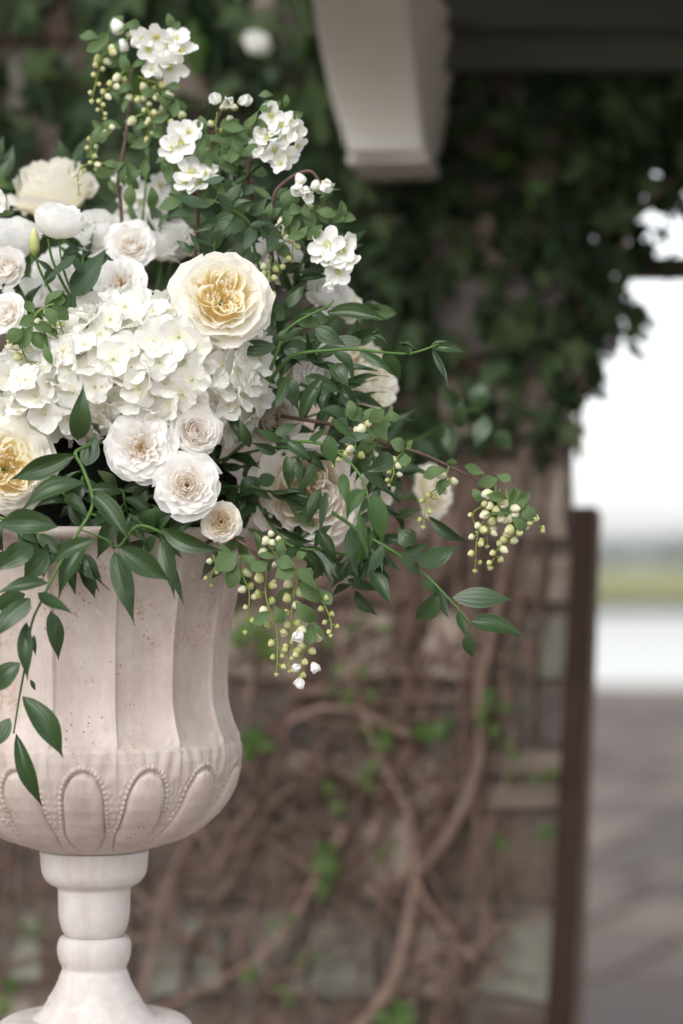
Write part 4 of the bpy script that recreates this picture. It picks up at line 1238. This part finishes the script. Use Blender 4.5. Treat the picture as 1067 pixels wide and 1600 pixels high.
# lisianthus greens: stems, bud, leaves (hold the lone white bloom)
lis = vine('lisianthus_spray', 'upright grey-green lisianthus stem with broad leaves and one closed bud', [(110, 560, 2.69), (116, 500, 2.67), (115, 462, 2.655), (106, 440, 2.65), (97, 410, 2.645), (93, 376, 2.642)],
           [((119, 399), (39, 471), 30, 2.63), ((114, 463), (171, 386), 42, 2.65), ((108, 462), (152, 512), 36, 2.68), ((100, 455), (62, 512), 30, 2.69), ((118, 405), (96, 420), 14, 2.64), ((116, 402), (128, 430), 13, 2.64), ((110, 395), (122, 392), 5, 2.64), ((102, 420), (118, 375), 20, 2.66), ((85, 430), (52, 402), 8, 2.65), ((130, 480), (150, 540), 34, 2.70), ((84, 420), (70, 450), 18, 2.67), ((120, 470), (105, 540), 36, 2.70)], cat='lisianthus', Y=2.65, meshes=B_blue)
b = MB()
b.tube([p - lis.location for p in (P(56, 396, 2.645), P(62, 420, 2.65), P(78, 452, 2.66), P(95, 480, 2.67))], [.0015, .0018], 6)
b.tube([p - lis.location for p in (P(76, 372, 2.643), P(82, 405, 2.648), P(100, 445, 2.655), P(114, 466, 2.66))], [.0015, .0018], 6)
b.build('side_stem', M['green_stem'], lis)
b = MB()
b.tube([p - lis.location for p in (P(56, 400, 2.645), P(55, 390, 2.645), P(54, 376, 2.645), P(54, 364, 2.645), P(53, 356, 2.645))], [.002, .0058, .0062, .0042, .0008], 8, res=4)
b.build('bud', M['green_bud'], lis)
vine('rose_leaf_sprig', 'two serrated mid green rose leaves lying on top of the hydrangea', [(262, 520, 2.70), (235, 500, 2.68), (222, 490, 2.68)],
     [((205, 492), (250, 462), 38, 2.68), ((250, 480), (293, 496), 18, 2.66), ((230, 490), (215, 455), 30, 2.69)], meshes=B_pearl, Y=2.68)

# ---------------------------------------------------------------- pearl-bush twigs: white blossom, hanging strings of pearl buds, oval leaves
def bud_mesh(k, m, flat=1.0):
    rs = random.Random(40 + k)
    rows = []
    for p in np.linspace(0.02, math.pi - .02, 7):
        r = math.sin(p) * (1 + .13 * math.sin(p * 2)); z = -math.cos(p) * flat * (1 + (.14 * sm(2.5, 3.1, p)))
        rows.append([(r * math.cos(a) * rs.uniform(.90, 1.08), r * math.sin(a) * rs.uniform(.90, 1.08) * (.92 + .02 * k), z) for a in np.linspace(0, 6.2832, 9)[:-1]])
    b = MB(); b.grid(rows, 8, 7, closed=True)
    for i in range(5):      # calyx teeth
        a = i * 1.2566
        c, s_ = math.cos(a), math.sin(a)
        b.poly([(.35 * c - .3 * s_, .35 * s_ + .3 * c, -.92), (.35 * c + .3 * s_, .35 * s_ - .3 * c, -.92), (1.0 * c, 1.0 * s_, -.25)], mat=1)
    return b.mesh('bud', [m, M['pale_stem']])
BUD = [bud_mesh(i, M['bud'], f) for i, f in enumerate((.80, 1.18, .98))]
WBUD = [bud_mesh(i + 9, M['white_bud'], f) for i, f in enumerate((1.0, 1.15))]
GBUD = [bud_mesh(i + 5, M['green_bud'], f) for i, f in enumerate((.8, .95))]
def petal5(k):
    rs = random.Random(700 + k)
    rows = []
    cup = rs.uniform(.05, .35); ph = rs.uniform(0, 6); notch = rs.uniform(0, .08)
    for j in range(6):
        v = j / 5
        row = []
        for i in range(5):
            u = -1 + 2 * i / 4
            w = .42 * (math.sin(math.pi * min(1, .04 + v * .66)) ** .9)
            ve = v * (1 - .24 * abs(u) ** 2.2) - notch * (1 - abs(u)) * v ** 4
            row.append((.08 + ve * .95, w * u, cup * ve * ve - .05 + .16 * u * u * v + .06 * math.sin(u * 4 + ph) * v * v))
        rows.append(row)
    b = MB(); b.grid(rows, 5, 6)
    return b.mesh('petal', M['blossom'])
PET = [petal5(k) for k in range(7)]
b = MB()
rows = [[(.16 * math.sin(p) * math.cos(a), .16 * math.sin(p) * math.sin(a), .06 * math.cos(p)) for a in np.linspace(0, 6.2832, 9)[:-1]] for p in (.05, .8, 1.57)]
b.grid(rows, 8, 3, closed=True)
ers = random.Random(2)
for i in range(14):
    a = i * 2 * math.pi / 14
    b.tube([(.13 * math.cos(a), .13 * math.sin(a), .03), (.20 * math.cos(a), .20 * math.sin(a), .20 + ers.uniform(-.04, .04)), (.215 * math.cos(a), .215 * math.sin(a), .25)], [.010, .010, .024], 4, res=1)
EYE = b.mesh('flower', M['pale_stamen'])

ER = random.Random(66)
def blossom(root, px, py, Y, dia_px, face=None, half=False):
    f = Vector(face) if face else Vector((ER.gauss(0, .55), -1, ER.gauss(.15, .5)))
    f.normalize()
    Y = Y - .018
    s = dia_px * 1.18 * Y / F * .5
    p = P(px, py, Y)
    t = f.orthogonal(); t.rotate(Matrix.Rotation(ER.uniform(0, 6.28), 3, f))
    fl = put(root, EYE, p, t, f, s, s, 'flower')
    o = ER.uniform(0, 1)
    for i in range(5):
        a = i * 1.2566 + ER.uniform(-.12, .12)
        tilt = ER.uniform(-.25, .35) if not half else ER.uniform(.9, 1.25)
        m = Matrix.Rotation(a, 4, 'Z') @ Matrix.Rotation(-tilt, 4, 'Y') @ Matrix.Diagonal((ER.uniform(.9, 1.08), ER.uniform(.9, 1.1), 1, 1))
        link('petal', ER.choice(PET), fl, m)
    return fl

def raceme(root, pts, Y, n, size_px, green=.75, both=True):
    """hanging string of buds"""
    n = max(3, int(n * 1.05))
    wv = ER.uniform(3, 6) * ER.choice([-1, 1])
    W_ = [P(p[0] + wv * math.sin(i * 2.1) + ER.gauss(0, 1.5), p[1], (p[2] if len(p) > 2 else Y) + ER.uniform(-.006, .006)) for i, p in enumerate(pts)]
    path = smooth_path(W_, 10)
    b = MB()
    b.tube([p - root.location for p in W_], [.0011, .0009, .0006], 5, res=4)
    spots = []
    for k in range(n):
        t = .18 + .82 * k / max(1, n - 1)
        q = path[int(t * (len(path) - 1))]
        side = (1 if k % 2 else -1)
        last = k == n - 1
        s = size_px * .95 * (1.15 - .6 * t) * ER.uniform(.85, 1.15) * Y / F * .5
        d = Vector((side * ER.uniform(.5, 1.0), ER.uniform(-.9, .4), -ER.uniform(.1, .7))).normalized()
        if last: d = (path[-1] - path[-3]).normalized()
        ln = 0 if last else ER.uniform(.0015, .0048)
        c = q + d * (ln + s)
        b.tube([q - root.location, q + d * ln - root.location], [.0007, .0007], 4, res=1, cap=False)
        spots.append((c, d, s, t))
    st_ = b.build('bud_stalk', M['pale_stem'], root)
    for c, d, s, t in spots:
        me = ER.choice(GBUD if ER.random() < green * t * 1.5 else BUD)
        t_ = d.orthogonal().normalized(); y_ = d.cross(t_)
        m = Matrix(((t_.x * s, y_.x * s, d.x * s, c.x - root.location.x), (t_.y * s, y_.y * s, d.y * s, c.y - root.location.y), (t_.z * s, y_.z * s, d.z * s, c.z - root.location.z), (0, 0, 0, 1)))
        link('bud', me, st_, m)

def twig(label, stem, Y, blooms=(), racemes=(), leaves=(), clusters=(), bigbuds=(), r=.002, group='pearl bush twigs in the bouquet', stem_m='purple_stem'):
    pts = [P(p[0], p[1], p[2] if len(p) > 2 else Y) for p in stem]
    root = empty('blossom_twig', pts[0], label, 'twig', group)
    b = MB(); b.tube([p - root.location for p in pts], [r * 1.3, r, r * .6], 6, res=5); b.build('stem', M[stem_m], root)
    for q in blooms:
        blossom(root, q[0], q[1], q[3] if len(q) > 3 and q[3] else Y, q[2], q[4] if len(q) > 4 else None, q[5] if len(q) > 5 else False)
    for q in racemes: raceme(root, q[0], q[3] if len(q) > 3 else Y, q[1], q[2])
    for b0, t0, w in leaves: leafp(root, b0, t0, w * 1.1, Y + LR.uniform(-.022, .004), B_pearl, LR.uniform(-.01, .01))
    for (cx, cy, n, sp, L_) in clusters:
        for k in range(int(n * 1.3)):
            a = LR.uniform(0, 6.28)
            x, y_ = cx + LR.gauss(0, sp * .5), cy + LR.gauss(0, sp * .5)
            l2 = L_ * LR.uniform(.75, 1.1)
            leafp(root, (x, y_), (x + l2 * math.cos(a), y_ + l2 * math.sin(a)), l2 * .52, Y + LR.uniform(-.02, .02), B_pearl, LR.uniform(-.006, .006))
    for (px, py, d) in bigbuds:
        s = d * .86 * Y / F * .5
        p = P(px, py, Y + ER.uniform(-.008, .004)) - root.location
        link('bud', ER.choice(WBUD if d > 18 else BUD), root, Matrix.Translation(p) @ Matrix.Rotation(ER.uniform(-.6, .6), 4, 'Y') @ Matrix.Rotation(ER.uniform(-.6, .6), 4, 'X') @ Matrix.Diagonal((s, s, s, 1)))
    return root

twig('tallest upright blossom twig with white flowers at its tip and strings of pearl buds', [(200, 520, 2.82), (190, 330, 2.80), (185, 285), (196, 220), (203, 160), (205, 120), (225, 80), (262, 45)], 2.79,
     blooms=[(222, 62, 34), (275, 60, 40), (258, 95, 40), (245, 58, 44), (266, 105, 50), (285, 80, 44), (232, 78, 40), (238, 108, 30), (262, 72, 36), (250, 122, 30, None, None, True)],
     racemes=[([(200, 60), (165, 85), (150, 110), (146, 155)], 10, 14), ([(195, 110), (178, 125), (165, 155), (162, 182)], 11, 13), ([(200, 150), (225, 152), (232, 180), (228, 218)], 9, 13), ([(190, 200), (160, 200), (145, 225), (150, 262)], 10, 12), ([(215, 120), (248, 135), (258, 160), (268, 205)], 9, 18), ([(190, 260), (160, 255), (130, 262), (125, 300)], 9, 12), ([(196, 190), (240, 175), (238, 200), (232, 215)], 6, 14)],
     clusters=[(170, 65, 5, 22, 34), (200, 95, 5, 22, 34), (240, 150, 6, 25, 36), (165, 205, 6, 22, 32), (200, 270, 6, 30, 38), (195, 150, 5, 18, 32), (275, 160, 3, 12, 32), (225, 255, 5, 30, 36), (230, 190, 5, 25, 34)],
     leaves=[((268, 48), (263, 20), 15), ((270, 46), (282, 34), 10), ((152, 72), (170, 52), 16), ((195, 38), (222, 48), 18)],
     bigbuds=[(184, 42, 26), (212, 48, 22), (192, 72, 26), (212, 66, 20), (202, 54, 14), (258, 145, 20), (255, 168, 15), (285, 180, 16)])
twig('twig with two open white blossoms and oval leaves just under the tallest one', [(300, 460, 2.80), (310, 330, 2.77), (300, 280), (330, 215), (352, 160)], 2.75,
     blooms=[(283, 225, 58, None, (-.3, -1, .2)), (300, 268, 48), (312, 285, 42), (358, 158, 40, None, (0, -1, -.3), True), (345, 158, 36, None, (-.6, -.8, .2), True), (374, 160, 38, None, (.8, -.7, .1), True), (296, 205, 40), (290, 285, 38), (322, 270, 40), (268, 232, 36)],
     racemes=[([(342, 175), (342, 200), (336, 225), (328, 232)], 6, 13)],
     clusters=[(330, 225, 9, 40, 40), (300, 305, 5, 24, 40), (270, 265, 4, 20, 40), (345, 250, 7, 35, 40), (375, 230, 6, 25, 38)],
     bigbuds=[(350, 168, 16), (367, 168, 15), (360, 186, 14), (308, 236, 18)])
twig('twig crowned with a dense cluster of frilly white blossom beside the bracket', [(430, 480, 2.80), (420, 380, 2.76), (390, 290, 2.74), (398, 230), (430, 180)], 2.73,
     blooms=[(425, 180, 42), (440, 195, 42), (418, 215, 40), (450, 215, 42), (430, 235, 42), (462, 205, 34), (412, 238, 34), (448, 245, 36), (466, 228, 32), (402, 232, 30), (440, 255, 32), (456, 190, 30), (405, 210, 26)],
     clusters=[(395, 225, 7, 26, 38), (375, 260, 6, 26, 38), (430, 170, 3, 16, 30)],
     leaves=[((446, 168), (448, 147), 10), ((458, 185), (474, 176), 14), ((405, 172), (432, 158), 22), ((388, 200), (405, 172), 16)],
     bigbuds=[(402, 210, 16)])
twig('twig with plump white buds over round leaves and blossoms hanging at its tip', [(430, 500, 2.76), (425, 380, 2.73), (428, 310), (445, 285), (470, 270), (492, 272), (515, 320), (522, 370)], 2.71,
     blooms=[(512, 382, 50, None, (-.2, -1, .2)), (535, 392, 44), (520, 408, 46), (545, 408, 36), (528, 425, 40), (505, 400, 34), (540, 378, 34), (470, 288, 40, None, (-.3, -.6, -.6), True), (480, 300, 34, None, (.2, -.7, -.7), True), (505, 285, 40, None, (.4, -.7, -.5), True), (515, 440, 34, None, (0, -.6, -.8), True), (440, 357, 22, None, (0, -1, 0), True)],
     racemes=[([(446, 330), (448, 355), (450, 380), (442, 412)], 7, 16), ([(425, 400), (418, 420), (425, 440), (428, 470)], 7, 15), ([(440, 345), (455, 360), (462, 375), (458, 402)], 5, 17)],
     clusters=[(500, 315, 5, 20, 34), (520, 345, 5, 18, 34), (470, 345, 5, 22, 36), (435, 355, 5, 20, 34), (425, 330, 5, 20, 34), (505, 360, 4, 15, 32), (430, 390, 4, 20, 34)],
     leaves=[((455, 330), (452, 296), 28), ((500, 310), (533, 296), 20), ((448, 335), (475, 328), 18), ((520, 350), (533, 330), 26), ((448, 340), (470, 372), 28)],
     bigbuds=[(478, 300, 22), (494, 290, 20), (470, 280, 22), (483, 322, 16), (512, 288, 18)])
GP = 2.60
twig('long purple twig arching out past the urn with clusters of pearl buds against the wall', [(440, 650, 2.70), (540, 668, 2.64), (600, 694, 2.62), (650, 706), (700, 728), (740, 748), (775, 770), (800, 800)], GP,
     blooms=[(552, 688, 26, None, (-.3, -1, .1), True)],
     racemes=[([(585, 670), (572, 660), (560, 672), (548, 690)], 6, 15), ([(630, 706), (618, 722), (612, 740), (608, 755)], 6, 12), ([(700, 728), (690, 756), (672, 775), (662, 820)], 10, 15), ([(775, 755), (768, 790), (750, 830), (742, 888)], 13, 17), ([(805, 790), (800, 825), (785, 850), (768, 882)], 12, 18), ([(805, 795), (825, 805), (832, 818), (842, 826)], 5, 15), ([(780, 765), (770, 780), (745, 800), (740, 828)], 7, 14), ([(555, 690), (550, 705), (530, 705), (520, 725)], 7, 14), ([(790, 765), (788, 800), (770, 820), (762, 850)], 8, 17)],
     clusters=[(560, 665, 5, 20, 32), (600, 655, 4, 18, 30), (785, 790, 5, 20, 32), (760, 770, 4, 18, 30), (815, 805, 4, 16, 30)],
     leaves=[((632, 704), (608, 690), 22), ((634, 702), (645, 688), 16), ((632, 708), (632, 730), 20), ((700, 735), (660, 745), 20), ((702, 728), (706, 716), 16), ((696, 745), (686, 775), 16), ((702, 750), (690, 762), 12), ((758, 740), (724, 728), 16), ((778, 748), (744, 758), 22), ((775, 742), (798, 750), 14), ((805, 790), (800, 760), 26), ((805, 788), (780, 800), 16), ((806, 790), (828, 768), 18), ((808, 790), (838, 812), 20),
             ((806, 796), (818, 836), 22), ((760, 780), (740, 776), 14), ((800, 800), (755, 806), 8), ((590, 690), (560, 700), 20), ((570, 655), (540, 640), 20), ((575, 660), (600, 640), 22), ((605, 690), (585, 655), 24)],
     bigbuds=[(768, 826, 18), (792, 834, 16), (578, 683, 14), (545, 708, 13)], r=.0017)
twig('low twig beside the urn bowl, heavy with hanging strings of pearl buds', [(300, 860, 2.68), (340, 842, 2.62), (375, 846), (405, 868), (430, 876), (458, 888)], 2.585,
     blooms=[(466, 985, 34, None, (0, -.6, -.8), True), (470, 1058, 32, None, (-.2, -.5, -.9), True), (489, 1035, 30, None, (.4, -.5, -.8), True), (470, 1040, 26, None, (-.7, -.6, -.3), True)],
     racemes=[([(372, 870), (384, 895), (386, 930), (384, 984)], 9, 17), ([(420, 880), (422, 930), (428, 990), (432, 1050)], 13, 17), ([(462, 885), (456, 930), (460, 970), (466, 1010)], 10, 19), ([(490, 900), (508, 940), (512, 970), (515, 990)], 8, 14), ([(482, 970), (480, 1000), (475, 1030), (470, 1062)], 9, 19), ([(430, 835), (426, 850), (428, 875), (432, 905)], 7, 16), ([(450, 970), (452, 1000), (455, 1020), (452, 1046)], 8, 13), ([(334, 868), (333, 885), (334, 900), (332, 912)], 4, 11)],
     clusters=[(410, 870, 4, 16, 32), (440, 870, 3, 14, 32), (470, 920, 3, 14, 32)],
     leaves=[((372, 862), (338, 892), 30), ((374, 880), (358, 920), 22), ((374, 866), (394, 894), 20), ((420, 876), (394, 892), 24), ((462, 884), (430, 878), 24), ((462, 888), (432, 902), 26), ((464, 886), (496, 922), 26), ((466, 910), (505, 942), 24), ((424, 955), (396, 976), 20), ((426, 974), (408, 980), 10), ((462, 940), (494, 972), 26), ((430, 975), (450, 955), 14), ((484, 972), (486, 1008), 18), ((488, 970), (512, 1005), 16), ((498, 918), (518, 945), 20), ((462, 872), (480, 864), 16),
             ((418, 960), (405, 950), 16), ((428, 945), (440, 975), 16), ((345, 850), (358, 880), 22)],
     bigbuds=[(426, 848, 16), (436, 842, 12), (424, 834, 13)], r=.0018)
twig('small twig with oval leaves and a string of pearl buds over the hydrangea edge', [(90, 560, 2.66), (70, 520, 2.62), (55, 495), (75, 478), (95, 475)], 2.60,
     racemes=[([(85, 470), (90, 490), (93, 505), (105, 535)], 7, 14), ([(30, 520), (38, 545), (45, 580), (38, 608)], 8, 18), ([(60, 500), (75, 505), (92, 520), (112, 540)], 5, 13)],
     leaves=[((70, 478), (100, 456), 16), ((78, 470), (104, 468), 16), ((72, 480), (88, 512), 18), ((84, 478), (108, 500), 20), ((62, 495), (30, 508), 22), ((48, 505), (82, 515), 16), ((42, 518), (76, 545), 22), ((40, 516), (10, 530), 20), ((66, 500), (92, 530), 22), ((50, 510), (20, 545), 26), ((55, 490), (40, 470), 18), ((70, 535), (82, 570), 12)],
     bigbuds=[(42, 577, 22), (54, 583, 18), (36, 595, 16), (27, 543, 14), (15, 532, 11)], r=.0014, stem_m='pale_stem')
twig('blurred cluster of white blossom at the back beneath the tallest twig', [(230, 420, 2.95), (225, 350), (222, 300)], 2.93,
     blooms=[(205, 295, 44), (235, 310, 46), (250, 290, 40), (218, 318, 40), (190, 285, 34), (245, 325, 36), (200, 320, 36)], clusters=[(225, 340, 6, 30, 40), (280, 330, 5, 30, 40)])
twig('white blossom cut by the photo edge beside the creamy yellow rose', [(-40, 480, 2.74), (-30, 380), (-10, 330)], 2.72, blooms=[(-2, 318, 40), (8, 326, 26, None, None, True)], clusters=[(-15, 345, 4, 15, 36)])

# ---------------------------------------------------------------- filler greenery deep in the bouquet
FRN = random.Random(12)
spots = [(130, 745, 2.61, 0, .5), (190, 765, 2.61, .1, .4), (240, 790, 2.61, .2, .4), (320, 850, 2.66, .4, .5), (380, 760, 2.68, .8, .2), (400, 830, 2.70, .8, .3), (420, 700, 2.70, .9, .1), (450, 620, 2.74, .9, -.2), (470, 560, 2.76, .9, -.3),
         (460, 450, 2.80, .7, -.6), (380, 400, 2.82, .4, -.8), (330, 420, 2.80, .2, -.8), (250, 430, 2.84, .1, -.9), (130, 460, 2.80, 0, -.9), (60, 520, 2.74, -.3, -.6), (10, 560, 2.74, -.6, -.3), (20, 640, 2.66, -.6, .3), (95, 765, 2.60, .2, .3), (420, 800, 2.78, .8, .4),
         (520, 640, 2.80, .9, .1), (540, 700, 2.78, .8, .4), (500, 860, 2.74, .6, .7), (280, 330, 2.92, .2, -.9), (120, 330, 2.96, -.1, -.8), (230, 270, 2.9, .1, -.9), (560, 820, 2.76, .7, .6), (350, 330, 2.86, .3, -.9), (480, 500, 2.82, .9, -.2), (300, 560, 2.80, .3, -.7), (40, 330, 2.95, -.5, -.8)]
near = ['under the cream rose cut by the photo edge', 'below the largest rose of the trio', 'below the lowest rose of the trio', 'behind the smallest ivory rose', 'between the trio and the big shaded rose', 'in front of the urn rim beside the smallest ivory rose', 'at the lower corner of the hydrangea', "behind the hydrangea's far side, above the shaded blooms", 'below the large yellow hearted rose', 'behind the buds next to the yellow hearted rose', 'above the large yellow hearted rose', 'behind the narrow grey-green leaves', 'between the peach hearted rose and the pale drooping rose', 'behind the lisianthus leaves', 'behind the pearl buds over the hydrangea edge', 'at the photo edge beside the hydrangea', 'above the rose cut by the photo edge', 'between the long vine and the dark filler mound', 'under the big shaded ivory rose', 'under the turned cream rose', 'at the start of the arching purple twig', 'below the big shaded rose, hanging past the rim', 'between the back rose and the narrow leaves', 'behind the lone lisianthus bloom', 'among the blurred blossom at the back', 'beneath the rose covered by trailing leaves', 'around the foot of the frilly blossom twig', 'beneath the long leaf near the small cream rose', "on top of the hydrangea's crown", 'behind the creamy yellow rose at the back']
for (px, py, Y, dx, dy), where in zip(spots, near):
    L_ = 90
    vine('foliage_sprig', 'dark leafy sprig ' + where, [(148 + (px - 148) * .55, max(py, 640) * .6 + 780 * .4, 2.74), (px, py, Y), (px + dx * L_ * .6, py + dy * L_ * .5, Y - .01), (px + dx * L_, py + dy * L_, Y)], [],
         group='filler sprigs deep in the bouquet', Y=Y, auto=(10, 46, 72, .33, dx * .8, dy * .8, B_smilax + B_pearl[:2]), r=.0014)
